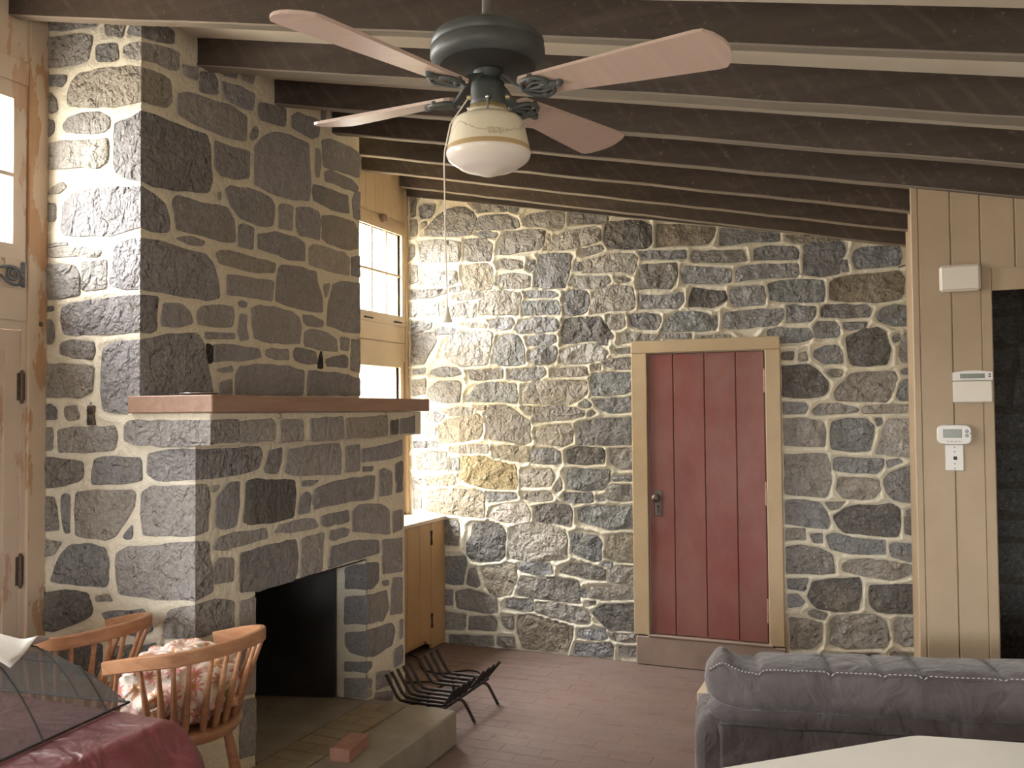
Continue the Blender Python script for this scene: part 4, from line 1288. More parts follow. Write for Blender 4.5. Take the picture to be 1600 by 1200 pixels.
for i, (t, p) in enumerate(cq): stone(p, (PL_CA, PL_C), fire, t, 0.008, 'stone_rough', 6200 + i, GREYS_B, ((1, 0), (-1, 0)))
for i, (t, p) in enumerate(jm): stone(p, (PL_J, PL_L), fire, t, 0.006, 'stone_smooth', 6300 + i, GREYS_B, ((1, 0), (-1, 0)))
# firebox: sooty sides, floor and the black board that closes the back
mb = MB()
mb.box((XW1 + 0.01, 3.12, 0.0), (XL - 0.02, 3.152, 0.93)); mb.box((XW1 + 0.01, 3.12, 0.893), (XL - 0.02, YJ, 0.93)); mb.box((XW1 + 0.01, 3.15, 0), (-3.2, YJ + 0.02, 0.93))
mb.box((XW1 + 0.01, YJ + 0.001, 0), (-2.70, YJ + 0.03, 0.93))
mb.build('firebox_lining', 'soot', fire)
mb = MB(); mb.hexa([(-2.690, 4.034, HZ), (-3.10, 3.905, HZ), (-3.10, 3.885, HZ), (-2.690, 4.014, HZ), (-2.690, 4.034, 0.89), (-3.10, 3.905, 0.89), (-3.10, 3.885, 0.89), (-2.690, 4.014, 0.89)])
mb.build('fireback', 'fireback_board', fire)
mb = MB(); mb.box((XL - 0.10, 3.152, 0.889), (XL - 0.001, YJ - 0.002, 0.894)); mb.build('lintel_plate', 'soot', fire)
# a chalky smear on the fireback is part of its wear

# --- hearth
hearth = thing('hearth_slab', 'raised concrete hearth slab with tan brick inlay in front of the firebox', 'hearth', (-2.26, 3.4, 0))
mb = MB(); mb.box((XL + 0.013, 2.93, 0), (-2.265, 4.055, HZ - 0.012)); mb.box((-2.27, 2.93, 0), (-2.0, 4.06, HZ), 0.008)
mb.box((XL + 0.013, 4.0, HZ - 0.03), (-2.27, 4.06, HZ), 0.004)
mb.build('slab', 'slab_concrete', hearth)
mb = MB(); mb.box((-3.19, 3.16, 0), (XL + 0.012, YJ - 0.005, HZ - 0.004)); mb.build('firebox_floor', 'slab_concrete', hearth)
hb0 = MB().box((-0.098, -0.047, -0.03), (0.098, 0.047, 0), 0.003).build('brick', 'hearth_brick', hearth, (0, 0, 0))
first = True
for r in range(11):
    y = 2.985 + r * 0.0975
    if y > 3.98: break
    xs = [(-2.495, -2.275)] if r % 2 else [(-2.495, -2.388), (-2.384, -2.275)]
    for a, b in xs:
        o = hb0 if first else hb0.copy()
        if not first: COL.objects.link(o)
        first = False
        o.scale = ((b - a) / 0.196, 1, 1)
        o.location = Vector(((a + b) / 2, y, HZ - random.uniform(0, .002))) - wloc(hearth)

# --- shelf
mb = MB(); mb.box((-2.84, 2.757, 1.665), (-2.405, 4.555, 1.735), 0.004)
tag(mb.build('mantel_shelf', 'mantel_wood'), 'thick reddish wooden mantel plank on the stone chimney breast', 'shelf')
mb = MB(); mb.lathe([(0.0, 0.004), (0.05, 0.004), (0.075, 0.010), (0.080, 0.013), (0.078, 0.014), (0.05, 0.008), (0.0, 0.008)], (-2.545, 2.845, 1.731), 28)
tag(mb.build('tray', 'silver'), 'small shallow silver dish lying on the left end of the mantel', 'dish')
for (y, lab) in ((3.187, 'black wire cup hook under the middle of the mantel shelf'), (4.076, 'black wire cup hook under the right end of the mantel shelf')):
    mb = MB(); c = Vector((-2.412, y, 1.667))
    path = [c, c + Vector((0, 0, -0.012))] + [c + Vector((0, 0.009 * math.sin(a), -0.012 - 0.009 + 0.009 * math.cos(a))) for a in np.linspace(0, 1.4 * PI, 10)]
    mb.tube(path, 0.0013, 6)
    tag(mb.build('cup_hook', 'black_iron'), lab, 'hook')
# outlet
ou = thing('electrical_outlet', 'old dark electrical receptacle without cover set in the chimney mortar', 'outlet', (-3.063, YA - 0.006, 1.61))
MB().box((-3.084, YA - 0.014, 1.616), (-3.042, YA + 0.003, 1.70), 0.004).build('receptacle', 'rusty_iron', ou)
for z in (1.637, 1.679):
    MB().lathe([(0.0, -0.004), (0.014, -0.004), (0.0155, 0.0)], (-3.063, YA - 0.0142, z), 14, axis='y').build('socket_face', 'dark_slot', ou)
for z in (1.607, 1.709): MB().lathe([(0.0, -0.003), (0.006, -0.003), (0.007, 0.004)], (-3.063, YA - 0.006, z), 10, axis='y').build('mounting_screw', 'silver', ou)

# ------------------------------------------------------------------ left wall, before the chimney
ROOM_TOP = 3.62
# openings (y0, y1, z0, z1)
W3 = (1.78, 2.625, 2.375, 2.985)
W4 = (0.0, 1.15, 1.05, 2.2)
W5 = (-1.8, -1.2, 1.1, 2.1)
DR2 = (1.80, 2.672, 0.03, 2.02)
mb = MB()
for a, b, c, d in rects_minus(-2.7, 2.80, -0.1, ROOM_TOP, [W3, W4, W5, DR2]): mb.box((XW1 - 0.14, a, c), (XW1, b, d))
wall_left = struct(mb.build('wall_left', 'old_cream_paint'))
# casing post against the chimney, peeling paint
MB().box((XW1 - 0.002, 2.693, 0), (XW1 + 0.016, 2.786, ROOM_TOP - 0.2), 0.003).build('casing_post', 'worn_post_paint', wall_left)
MB().box((XW1 - 0.002, 1.6, 2.985 + 0.075), (XW1 + 0.008, 2.693, 3.16), 0.003).build('casing_head', 'old_cream_paint', wall_left)
MB().box((XW1 - 0.002, 1.6, 2.055), (XW1 + 0.006, 2.693, 2.30), 0.003).build('rail_board', 'old_cream_paint', wall_left)
MB().lathe([(0.0, 0.004), (0.008, 0.004), (0.011, 0.0)], (XW1 + 0.016, 2.752, 2.049), 14, axis='x').build('bolt_head', 'rusty_iron', wall_left)
# transom sash
mb = MB()
y0, y1, z0, z1 = W3
for a, b, c, d in rects_minus(1.72, 2.685, 2.31, 3.055, [(1.80, 2.22, z0, 2.655), (2.24, 2.624, z0, 2.655), (1.80, 2.22, 2.672, z1), (2.24, 2.624, 2.672, z1)]):
    mb.box((XW1 - 0.03, a, c), (XW1 + 0.004, b, d))
w3 = struct(mb.build('window_3', 'old_cream_paint'))
for (a, b) in ((1.80, 2.22), (2.24, 2.624)):
    for (c, d) in ((z0, 2.655), (2.672, z1)): MB().box((XW1 - 0.018, a - .004, c - .004), (XW1 - 0.014, b + .004, d + .004)).build('pane', 'window_glass', w3)
# wrought iron casement fastener below the transom
MB().box((XW1 + 0.004, 2.585, 2.19), (XW1 + 0.010, 2.683, 2.31), 0.002).build('backing_plate', 'old_cream_paint', w3)
mb = MB()
mb.box((XW1 + 0.010, 2.656, 2.196), (XW1 + 0.018, 2.676, 2.302), 0.003)
sp = []
for k in range(26):
    a = k / 25 * 3.6 * PI; r = 0.034 * (1 - k / 34)
    sp.append((XW1 + 0.02, 2.618 + r * math.cos(a), 2.245 + r * math.sin(a)))
mb.tube(sp, 0.006, 8)
mb.tube(catmull([(XW1 + 0.02, 2.664, 2.236), (XW1 + 0.022, 2.64, 2.205), (XW1 + 0.022, 2.60, 2.205), (XW1 + 0.022, 2.555, 2.235)], 5), 0.0055, 8)
mb.tube(catmull([(XW1 + 0.02, 2.664, 2.26), (XW1 + 0.024, 2.60, 2.275), (XW1 + 0.024, 2.53, 2.262)], 5), 0.006, 8)
for z in (2.205, 2.295): mb.lathe([(0.0, 0.004), (0.006, 0.004), (0.009, 0.0)], (XW1 + 0.018, 2.666, z), 12, axis='x')
mb.build('casement_fastener', 'grey_iron', w3)
# door below the transom
mb = MB()
for a, b, c, d in rects_minus(DR2[0] + .003, DR2[1] - .003, 0.035, 2.016, [(1.90, 2.60, 0.2, 0.95), (1.90, 2.60, 1.10, 1.93)]): mb.box((XW1 - 0.045, a, c), (XW1 - 0.004, b, d))
for c, d in ((0.2, 0.95), (1.10, 1.93)): mb.box((XW1 - 0.035, 1.90, c), (XW1 - 0.016, 2.60, d)); mb.box((XW1 - 0.03, 1.94, c + .04), (XW1 - 0.010, 2.56, d - .04), 0.008)
d2 = struct(mb.build('door_2', 'old_cream_paint'))
for zz in ((1.72, 1.84), (0.95, 1.075)):
    mb = MB(); mb.tube([(XW1 + 0.004, 2.673, zz[0]), (XW1 + 0.004, 2.673, zz[1])], 0.0085, 10)
    mb.box((XW1 - 0.003, 2.655, zz[0] + .003), (XW1 + 0.001, 2.69, zz[1] - .003)); mb.lathe([(0.0, 0.012), (0.006, 0.008), (0.007, 0.0)], (XW1 + 0.004, 2.673, zz[1]), 8); mb.lathe([(0.0, -0.012), (0.006, -0.008), (0.007, 0.0)], (XW1 + 0.004, 2.673, zz[0]), 8)
    mb.build('hinge', 'rusty_iron', d2)
# windows nearer the camera (outside the frame, they light the table)
for i, w in ((4, W4), (5, W5)):
    a, b, c, d = w; mb = MB(); m1 = (a + b) / 2
    for q in rects_minus(a, b, c, d, [(a + .05, m1 - .02, c + .05, (c + d) / 2 - .02), (m1 + .02, b - .05, c + .05, (c + d) / 2 - .02), (a + .05, m1 - .02, (c + d) / 2 + .02, d - .05), (m1 + .02, b - .05, (c + d) / 2 + .02, d - .05)]):
        mb.box((XW1 - 0.09, q[0], q[2]), (XW1 - 0.04, q[1], q[3]))
    wo_ = struct(mb.build('window_%d' % i, 'old_cream_paint'))
    MB().box((XW1 - 0.067, a + .04, c + .04), (XW1 - 0.063, b - .04, d - .04)).build('pane', 'window_glass', wo_)

# ------------------------------------------------------------------ left wall beyond the chimney
V1 = (4.74, 5.725, 2.36, 2.957)
V2 = (4.74, 5.70, 0.93, 1.985)
mb = MB()
for a, b, c, d in rects_minus(4.30, D + .02, -0.1, ROOM_TOP, [V1, V2]): mb.box((XW2 - 0.16, a, c), (XW2 - 0.012, b, d))
wl2 = struct(mb.build('wall_window', 'window_paint'))
# upright boards above the window, flat boards between the sashes
yy = [4.46, 4.60, 4.70, 4.80, 4.91, 5.02, 5.13, 5.24, 5.36, 5.47, 5.58, 5.69, 5.80]
for a, b in zip(yy, yy[1:]): MB().box((XW2 - 0.012, a + .0015, 3.06), (XW2, b - .0015, 3.42), 0.003).build('board', 'window_paint', wl2)
MB().box((XW2 - 0.012, 4.46, 2.165), (XW2 + 0.0, 5.775, 2.29), 0.003).build('board', 'window_paint', wl2)
MB().box((XW2 - 0.012, 4.46, 2.03), (XW2 + 0.0, 5.775, 2.161), 0.003).build('board', 'window_paint', wl2)
MB().box((XW2 - 0.012, 5.775, 0.91), (XW2 + 0.012, 5.812, 3.30), 0.003).build('corner_post', 'window_paint', wl2)


def sash(name, y0, y1, z0, z1, fr, vbars, hbars, x):
    mb = MB(); holes = []
    vs_ = [y0] + vbars + [y1]; hs_ = [z0] + hbars + [z1]; t = 0.008
    for i in range(len(vs_) - 1):
        for j in range(len(hs_) - 1):
            holes.append((vs_[i] + (t if i else 0), vs_[i + 1] - (t if i < len(vs_) - 2 else 0), hs_[j] + (t if j else 0), hs_[j + 1] - (t if j < len(hs_) - 2 else 0)))
    for a, b, c, d in rects_minus(y0 - fr, y1 + fr, z0 - fr * 1.3, z1 + fr * 1.1, holes):
        thin = (b - a < 0.03) or (d - c < 0.03)
        mb.box((x - 0.035, a, c), (x - 0.010 if thin and (y0 < (a + b) / 2 < y1) and (z0 < (c + d) / 2 < z1) else x + 0.004, b, d))
    o = struct(mb.build(name, 'window_paint'))
    for h in holes: MB().box((x - 0.022, h[0] - .003, h[2] - .003), (x - 0.019, h[1] + .003, h[3] + .003)).build('pane', 'window_glass', o)
    return o


w1 = sash('window_1', V1[0], V1[1], V1[2], V1[3], 0.055, [4.925, 5.13, 5.335, 5.53], [2.655], XW2)
MB().box((XW2 + 0.004, 5.43, 3.00), (XW2 + 0.03, 5.475, 3.06), 0.003).build('sash_catch', 'hinge_steel', w1)
for y in (5.26, 5.66): MB().box((XW2 + 0.004, y - .055, 2.308), (XW2 + 0.012, y + .055, 2.318), 0.002).build('sash_hinge', 'black_iron', w1)
w2 = sash('window_2', V2[0], V2[1], V2[2], V2[3], 0.045, [], [], XW2)

mb = MB(); mb.box((-5.3, 1.5, -0.6), (-5.1, 9.0, 2.45)); mb.box((-5.34, 1.5, 2.45), (-5.06, 9.0, 2.51))
struct(mb.build('wall_outside', 'outside_render'), 'pale rendered garden wall outside the low window')

# ------------------------------------------------------------------ closing walls (off frame) and the timber wall at the right
mb = MB()
for a, b, c, d in rects_minus(-3.5, 2.4, -0.1, ROOM_TOP, [(-0.8, 0.7, 1.15, 2.05)]): mb.box((a, -2.7, c), (b, -2.5, d))
struct(mb.build('wall_rear', 'wall_cream'))
mb = MB()
for a, b, c, d in rects_minus(-0.8, 0.7, 1.15, 2.05, [(-0.74, -0.08, 1.21, 1.99), (-0.02, 0.64, 1.21, 1.99)]): mb.box((a, -2.6, c), (b, -2.55, d))
w6 = struct(mb.build('window_6', 'tan_paint_frame'))  # unseen window behind the camera, added and sized for fill daylight
MB().box((-0.75, -2.577, 1.20), (0.65, -2.573, 2.0)).build('pane', 'window_glass', w6)
mb = MB(); mb.box((2.2, -2.7, -0.1), (2.4, 6.6, 3.4)); struct(mb.build('wall_side', 'wall_cream'))
mb = MB(); mb.box((0.135, 4.23, 0), (0.17, D + 0.01, 2.75)); struct(mb.build('wall_return', 'tan_paint'))
YP = 4.195
mb = MB()
mb.box((0.135, YP + 0.012, 0), (0.425, YP + 0.04, 2.72)); mb.hexa([(0.425, YP + .012, 2.15), (2.2, YP + .012, 2.15), (2.2, YP + .04, 2.15), (0.425, YP + .04, 2.15), (0.425, YP + .012, 2.62), (2.2, YP + .012, 2.25), (2.2, YP + .04, 2.25), (0.425, YP + .04, 2.62)])
mb.box((1.45, YP + .012, 0), (2.2, YP + .04, 2.15))
wall_right = struct(mb.build('wall_right', 'tan_paint'))


def board(x0, x1, z0, mat='tan_paint', dy=0.0, z1=None, nm='board'):
    ta, tb = (z1, z1) if z1 else (zb(x0) + 0.01, zb(x1) + 0.01)
    c = 0.004; mb = MB()
    y0, y1 = YP - dy, YP + 0.014
    mb.add([(x0, y1, z0), (x0, y0 + c, z0), (x0 + c, y0, z0), (x1 - c, y0, z0), (x1, y0 + c, z0), (x1, y1, z0), (x0, y1, ta), (x0, y0 + c, ta), (x0 + c, y0, ta), (x1 - c, y0, tb), (x1, y0 + c, tb), (x1, y1, tb)],
           [(0, 1, 7, 6), (1, 2, 8, 7), (2, 3, 9, 8), (3, 4, 10, 9), (4, 5, 11, 10), (0, 5, 4, 3, 2, 1), (6, 7, 8, 9, 10, 11)])
    return mb.build(nm, mat, wall_right)


board(0.120, 0.150, 0)
board(0.1505, 0.2725, 0)
board(0.275, 0.3845, 0); board(0.3845, 0.4245, 0, z1=2.24)
for a, b in ((0.387, 0.512), (0.5145, 0.64), (0.6425, 0.77), (0.7725, 0.90), (0.9025, 1.03), (1.0325, 1.16), (1.1625, 1.29), (1.2925, 1.42), (1.4225, 1.55), (1.5525, 1.70), (1.7025, 1.85), (1.8525, 2.0), (2.0025, 2.19)): board(a, b, 2.2405)
board(0.4245, 2.19, 2.147, z1=2.24, nm='head_casing')
board(1.45, 1.55, 0, z1=2.147)
# unlit passage behind the opening, its own stone wall
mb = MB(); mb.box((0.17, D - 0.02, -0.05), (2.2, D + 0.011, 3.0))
wall_passage = struct(mb.build('wall_passage', 'shaded_mortar'))
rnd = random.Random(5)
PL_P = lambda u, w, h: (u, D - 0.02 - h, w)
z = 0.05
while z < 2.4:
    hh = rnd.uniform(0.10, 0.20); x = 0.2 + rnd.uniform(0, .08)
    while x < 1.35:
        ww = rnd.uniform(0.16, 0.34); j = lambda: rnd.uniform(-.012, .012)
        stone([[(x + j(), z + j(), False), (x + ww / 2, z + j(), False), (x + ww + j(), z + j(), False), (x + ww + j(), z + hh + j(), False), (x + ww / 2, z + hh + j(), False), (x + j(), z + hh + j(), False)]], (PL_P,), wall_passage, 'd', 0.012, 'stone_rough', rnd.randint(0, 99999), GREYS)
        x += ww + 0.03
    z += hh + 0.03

# trim board at the top of the back wall, door step
mb = MB(); x0, x1 = XW2 + .01, 0.135
zt = lambda x: 3.26 - 0.185 * (x + 3.23)
mb.hexa([(x0, D - .035, zt(x0)), (x1, D - .035, zt(x1)), (x1, D - .002, zt(x1)), (x0, D - .002, zt(x0)), (x0, D - .035, zb(x0) + RH), (x1, D - .035, zb(x1) + RH), (x1, D - .002, zb(x1) + RH), (x0, D - .002, zb(x0) + RH)])
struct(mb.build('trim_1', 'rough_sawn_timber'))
mb = MB(); mb.box((-1.53, D - 0.045, 0), (-0.585, D - .001, 0.185), 0.006); mb.box((-1.45, D - 0.05, 0.185), (-0.66, D - .001, 0.198), 0.004)
struct(mb.build('trim_2', 'step_concrete'))

# ------------------------------------------------------------------ red plank door
d1_root = MB().box((-1.437, D - 0.002, 0.202), (-0.690, D + 0.014, 2.03)).build('door_1', 'red_paint')
struct(d1_root)
gx = [-1.436, -1.2695, -1.0665, -0.8675, -0.691]
for a, b in zip(gx, gx[1:]): MB().box((a + .0022, D - 0.018, 0.202), (b - .0022, D - 0.002, 2.031), 0.004).build('plank', 'red_paint', d1_root)
MB().box((-1.545, D - 0.04, 0.192), (-1.441, D - 0.002, 2.036), 0.004).build('casing', 'tan_paint_frame', d1_root)
MB().box((-0.684, D - 0.04, 0.192), (-0.592, D - 0.002, 2.036), 0.004).build('casing', 'tan_paint_frame', d1_root)
MB().box((-1.545, D - 0.0405, 2.037), (-0.592, D - 0.002, 2.118), 0.004).build('casing', 'tan_paint_frame', d1_root)
for z in (1.84, 1.13, 0.40):
    mb = MB(); mb.tube([(-0.6895, D - 0.024, z - .065), (-0.6895, D - 0.024, z + .065)], 0.0085, 10)
    mb.lathe([(0.0, 0.016), (0.006, 0.011), (0.008, 0.0)], (-0.6895, D - 0.024, z + .065), 8); mb.lathe([(0.0, -0.012), (0.006, -0.008), (0.008, 0.0)], (-0.6895, D - 0.024, z - .065), 8)
    mb.box((-0.699, D - 0.0195, z - .06), (-0.69, D - 0.0175, z + .06))
    mb.build('hinge', 'hinge_steel', d1_root)
lp = MB().box((-1.404, D - 0.024, 0.968), (-1.351, D - 0.0175, 1.138), 0.003).build('latch_plate', 'bronze', d1_root)
mb = MB(); mb.lathe([(0.0, -0.0025), (0.008, -0.0025), (0.009, 0.0)], (-1.378, D - 0.0235, 1.032), 12, axis='y'); mb.box((-1.382, D - 0.0262, 0.99), (-1.374, D - 0.0235, 1.03)); mb.box((-1.366, D - 0.030, 0.985), (-1.362, D - .0235, 1.035))
mb.build('keyhole', 'dark_slot', lp)
MB().lathe([(0.0, -0.062), (0.016, -0.060), (0.026, -0.052), (0.028, -0.044), (0.024, -0.034), (0.012, -0.026), (0.0095, -0.004), (0.016, -0.002), (0.018, 0.0)], (-1.383, D - 0.0235, 1.088), 24, axis='y').build('knob', 'bronze', d1_root)

# ------------------------------------------------------------------ cabinet under the far window
XCB = -2.95
cab = thing('base_cabinet', 'low tan cabinet with black hinges under the far window, between chimney and back wall', 'cabinet', (-3.09, 5.15, 0))
mb = MB()
mb.box((XW2 + 0.002, 4.475, 0.055), (XCB - 0.02, D - 0.012, 0.885)); mb.build('carcass', 'cabinet_paint', cab)
# doors with a shaped lower edge
def cdoor(y0, y1):
    mb = MB(); xs = (XCB - 0.02, XCB)
    top = 0.882
    prof = [(y0, 0.045), (y0 + .03, 0.045)]
    for t in np.linspace(0, 1, 9): prof.append((y0 + .03 + (y1 - y0 - .06) * t, 0.045 + 0.04 * min(1, math.sin(PI * t) * 3)))
    prof += [(y1 - .03, 0.045), (y1, 0.045)]
    n = len(prof)
    vs = [(xs[0], y, z) for y, z in prof] + [(xs[0], y, top) for y, z in prof] + [(xs[1], y, z) for y, z in prof] + [(xs[1], y, top) for y, z in prof]
    fs = []
    for i in range(n - 1):
        fs += [(i, n + i, n + i + 1, i + 1), (2 * n + i, 2 * n + i + 1, 3 * n + i + 1, 3 * n + i), (i, i + 1, 2 * n + i + 1, 2 * n + i), (n + i, 3 * n + i, 3 * n + i + 1, n + i + 1)]
    fs += [(0, 2 * n, 3 * n, n), (n - 1, 2 * n - 1, 4 * n - 1, 3 * n - 1)]
    mb.add(vs, fs)
    d = mb.build('door', 'cabinet_paint', cab)
    k = 3
    for i in range(k):
        a = y0 + (y1 - y0) * i / k; b = y0 + (y1 - y0) * (i + 1) / k
        MB().box((XCB - 0.001, a + .0012, 0.09), (XCB + 0.003, b - .0012, top), 0.0012).build('board', 'cabinet_paint', d)
    return d


cdoor(4.62, 5.075); cd = cdoor(5.079, 5.592)
MB().box((XCB - 0.02, 5.597, 0.01), (XCB + 0.003, D - 0.015, 0.885), 0.002).build('stile', 'cabinet_paint', cab)
for z in (0.78, 0.205):
    mb = MB()
    for sg in (-1, 1):
        mb.add([(XCB + .003, 5.5945, z - .045), (XCB + .003, 5.5945 + sg * .021, z - .05), (XCB + .003, 5.5945 + sg * .010, z), (XCB + .003, 5.5945 + sg * .021, z + .05), (XCB + .003, 5.5945, z + .045)], [(0, 1, 2), (0, 2, 4), (2, 3, 4)])
        mb.add([(XCB + .006, 5.5945, z - .045), (XCB + .006, 5.5945 + sg * .020, z - .049), (XCB + .006, 5.5945 + sg * .009, z), (XCB + .006, 5.5945 + sg * .020, z + .049), (XCB + .006, 5.5945, z + .045)], [(0, 1, 2), (0, 2, 4), (2, 3, 4)])
    mb.tube([(XCB + .007, 5.5945, z - .05), (XCB + .007, 5.5945, z + .05)], 0.005, 8)
    mb.build('hinge', 'black_iron', cab)
mb = MB(); mb.box((XW2 + 0.002, 4.475, 0.886), (XCB + 0.018, D - 0.012, 0.912), 0.003); mb.build('cabinet_top', 'cabinet_top', cab)
# black cable out of the cabinet
mb = MB(); mb.tube(catmull([(-3.0, 5.35, 0.03), (-2.9, 5.32, 0.012), (-2.78, 5.15, 0.006), (-2.62, 5.10, 0.006), (-2.5, 5.22, 0.006), (-2.40, 5.20, 0.006), (-2.36, 5.08, 0.006), (-2.46, 5.0, 0.006), (-2.75, 4.85, 0.006)], 8), 0.005, 8)
tag(mb.build('cable', 'black_iron'), 'thin black cable looping on the floor from under the tan cabinet', 'cable')

# ------------------------------------------------------------------ devices on the timber wall
def dev(name, label, cat, x, z): return thing(name, label, cat, (x, YP, z))


YV = YP - 0.0005
t = dev('door_chime', 'plain blank white box high on the tan board wall, topmost of the wall devices', 'box', 0.303, 2.15)
MB().box((0.226, YV - 0.045, 2.147), (0.381, YV, 2.258), 0.010).build('cover', 'ivory_plastic', t)
t = dev('alarm_keypad', 'white alarm keypad with a narrow dark display and flap, beside the dark opening', 'keypad', 0.342, 1.69)
MB().box((0.268, YV - 0.024, 1.682), (0.416, YV, 1.772), 0.004).build('flap', 'ivory_plastic', t)
mb = MB(); arc = [(0.268 + 0.148 * k / 10, 1.808 + 0.007 * math.sin(PI * k / 10)) for k in range(11)]
vs = [(x, YV - .028, 1.774) for x, z in arc] + [(x, YV - .028, z) for x, z in arc] + [(x, YV, 1.774) for x, z in arc] + [(x, YV, z) for x, z in arc]
fs = []
for i in range(10): fs += [(i, i + 1, 12 + i, 11 + i), (11 + i, 12 + i, 34 + i, 33 + i), (i, 22 + i, 23 + i, i + 1)]
fs += [(0, 11, 33, 22), (10, 32, 43, 21)]
mb.add(vs, fs); mb.build('upper_housing', 'white_plastic', t)
MB().box((0.296, YV - 0.030, 1.782), (0.387, YV - .027, 1.8015), 0.001).build('display', 'lcd', t)
for k in range(2): MB().box((0.401, YV - 0.030, 1.787 + k * .009), (0.410, YV - .027, 1.792 + k * .009), 0.001).build('indicator', 'dark_slot', t)
for k in range(4): MB().box((0.310 + k * .017, YV - 0.0295, 1.7765), (0.320 + k * .017, YV - .027, 1.7785), 0.0005).build('key', 'grey_button', t)
t = dev('thermostat', 'rounded white thermostat with square grey display above a small white wall plate', 'thermostat', 0.27, 1.5)
mb = MB(); n = 28
pr = []
for k in range(n):
    a = 2 * PI * k / n; ca, sa = math.cos(a), math.sin(a)
    pr.append((0.2695 + 0.066 * math.copysign(abs(ca) ** 0.35, ca), 1.548 + 0.0415 * math.copysign(abs(sa) ** 0.5, sa)))
ring = lambda s, y: [(0.2695 + (x - 0.2695) * s, y, 1.548 + (z - 1.548) * s) for x, z in pr]
vs = ring(1, YV) + ring(1, YV - .022) + ring(0.94, YV - .029)
mb.add(vs, [(i, (i + 1) % n, n + (i + 1) % n, n + i) for i in range(n)], True); mb.add(vs, [(n + i, n + (i + 1) % n, 2 * n + (i + 1) % n, 2 * n + i) for i in range(n)], True); mb.add(vs[2 * n:], [tuple(range(n))])
mb.build('housing', 'white_plastic', t)
MB().box((0.227, YV - 0.031, 1.535), (0.297, YV - .0285, 1.571), 0.001).build('display', 'lcd', t)
for k in range(2): MB().lathe([(0.0, -0.003), (0.0065, -0.003), (0.008, 0.0)], (0.315, YV - .0288, 1.562 - k * .018), 12, axis='y').build('button', 'grey_button', t)
for k in range(4): MB().box((0.240 + k * .0145, YV - 0.0305, 1.5175), (0.249 + k * .0145, YV - .0285, 1.5225), 0.001).build('button', 'grey_button', t)
MB().box((0.326, YV - .0303, 1.551), (0.332, YV - .0285, 1.555), 0.0008).build('button', 'dark_slot', t)
t = dev('wall_plate', 'narrow white wall plate with a dark phone jack right under the thermostat', 'wall plate', 0.27, 1.4)
MB().box((0.2345, YV - 0.007, 1.397), (0.304, YV, 1.5055), 0.002).build('plate', 'white_plastic', t)
MB().box((0.265, YV - 0.0085, 1.442), (0.279, YV - .0065, 1.456), 0.0005).build('jack', 'dark_slot', t)
for z in (1.406, 1.426, 1.476, 1.495): MB().lathe([(0.0, -0.0016), (0.003, -0.0014), (0.0036, 0.0)], (0.270, YV - .0068, z), 10, axis='y').build('screw', 'grey_button', t)

# ------------------------------------------------------------------ ceiling fan with lamp
FC = Vector((-0.824, 1.854, 2.389))
fan = thing('ceiling_fan', 'four blade ceiling fan with dark grey motor and painted milk glass lamp shade', 'ceiling fan', (FC.x, FC.y, 2.19))
MB().tube([(FC.x, FC.y, 2.525), (FC.x, FC.y, 2.93)], 0.0125, 12).build('downrod', 'fan_rod', fan)
mb = MB(); mb.lathe([(0.022, 2.528), (0.025, 2.535), (0.024, 2.56), (0.0125, 2.575)], (FC.x, FC.y, 0), 20); mb.tube([(FC.x + .016, FC.y - .01, 2.6), (FC.x + .02, FC.y - .004, 2.7), (FC.x + .012, FC.y, 2.85)], 0.004, 6); mb.build('yoke_cover', 'fan_rod', fan)
MB().lathe([(0.07, 2.87), (0.065, 2.90), (0.03, 2.935)], (FC.x, FC.y, 0), 24).build('canopy', 'fan_body', fan)
MB().lathe([(0.0, 2.531), (0.08, 2.529), (0.110, 2.524), (0.124, 2.516), (0.1295, 2.506), (0.1295, 2.4955), (0.1278, 2.4935), (0.1278, 2.4905), (0.1312, 2.488), (0.1318, 2.470), (0.1280, 2.460), (0.115, 2.451), (0.085, 2.4445), (0.06, 2.4415), (0.0, 2.440)], (FC.x, FC.y, 0), 48).build('motor_housing', 'fan_body', fan)
MB().lathe([(0.110, 2.4495), (0.085, 2.4440), (0.06, 2.4408), (0.03, 2.4395)], (FC.x, FC.y, -0.001), 36).build('vent_plate', 'dark_slot', fan)
MB().lathe([(0.0, 2.445), (0.03, 2.444), (0.034, 2.436), (0.024, 2.425), (0.029, 2.418), (0.037, 2.412), (0.0395, 2.400), (0.0395, 2.372), (0.041, 2.366), (0.039, 2.356), (0.0, 2.354)], (FC.x, FC.y, 0), 36).build('switch_housing', 'fan_body', fan)
for sx in (-1, 1):
    a = _yaw + (PI if sx < 0 else 0)
    p = Vector((math.cos(a), math.sin(a), 0))
    mb = MB(); mb.tube([FC + p * 0.036 + Vector((0, 0, -0.008)), FC + p * 0.049 + Vector((0, 0, -0.009))], 0.006, 10); mb.build('switch_bushing', 'gold_trim', fan)
MB().lathe([(0.036, 2.360), (0.042, 2.357), (0.046, 2.350), (0.049, 2.346), (0.0495, 2.335), (0.047, 2.333)], (FC.x, FC.y, 0), 40).build('fitter_ring', 'gold_trim', fan)
mb = MB()
for k in range(3):
    a = _yaw - PI / 2 + k * 2 * PI / 3
    mb = MB(); mb.tube([(FC.x + .052 * math.cos(a), FC.y + .052 * math.sin(a), 2.362), (FC.x + .054 * math.cos(a), FC.y + .054 * math.sin(a), 2.325)], 0.0022, 6)
    mb.lathe([(0, .005), (.004, .003), (.005, 0), (.004, -.004), (0, -.005)], (FC.x + .052 * math.cos(a), FC.y + .052 * math.sin(a), 2.364), 8)
    mb.build('thumb_screw', 'silver', fan)
SZ = 2.197
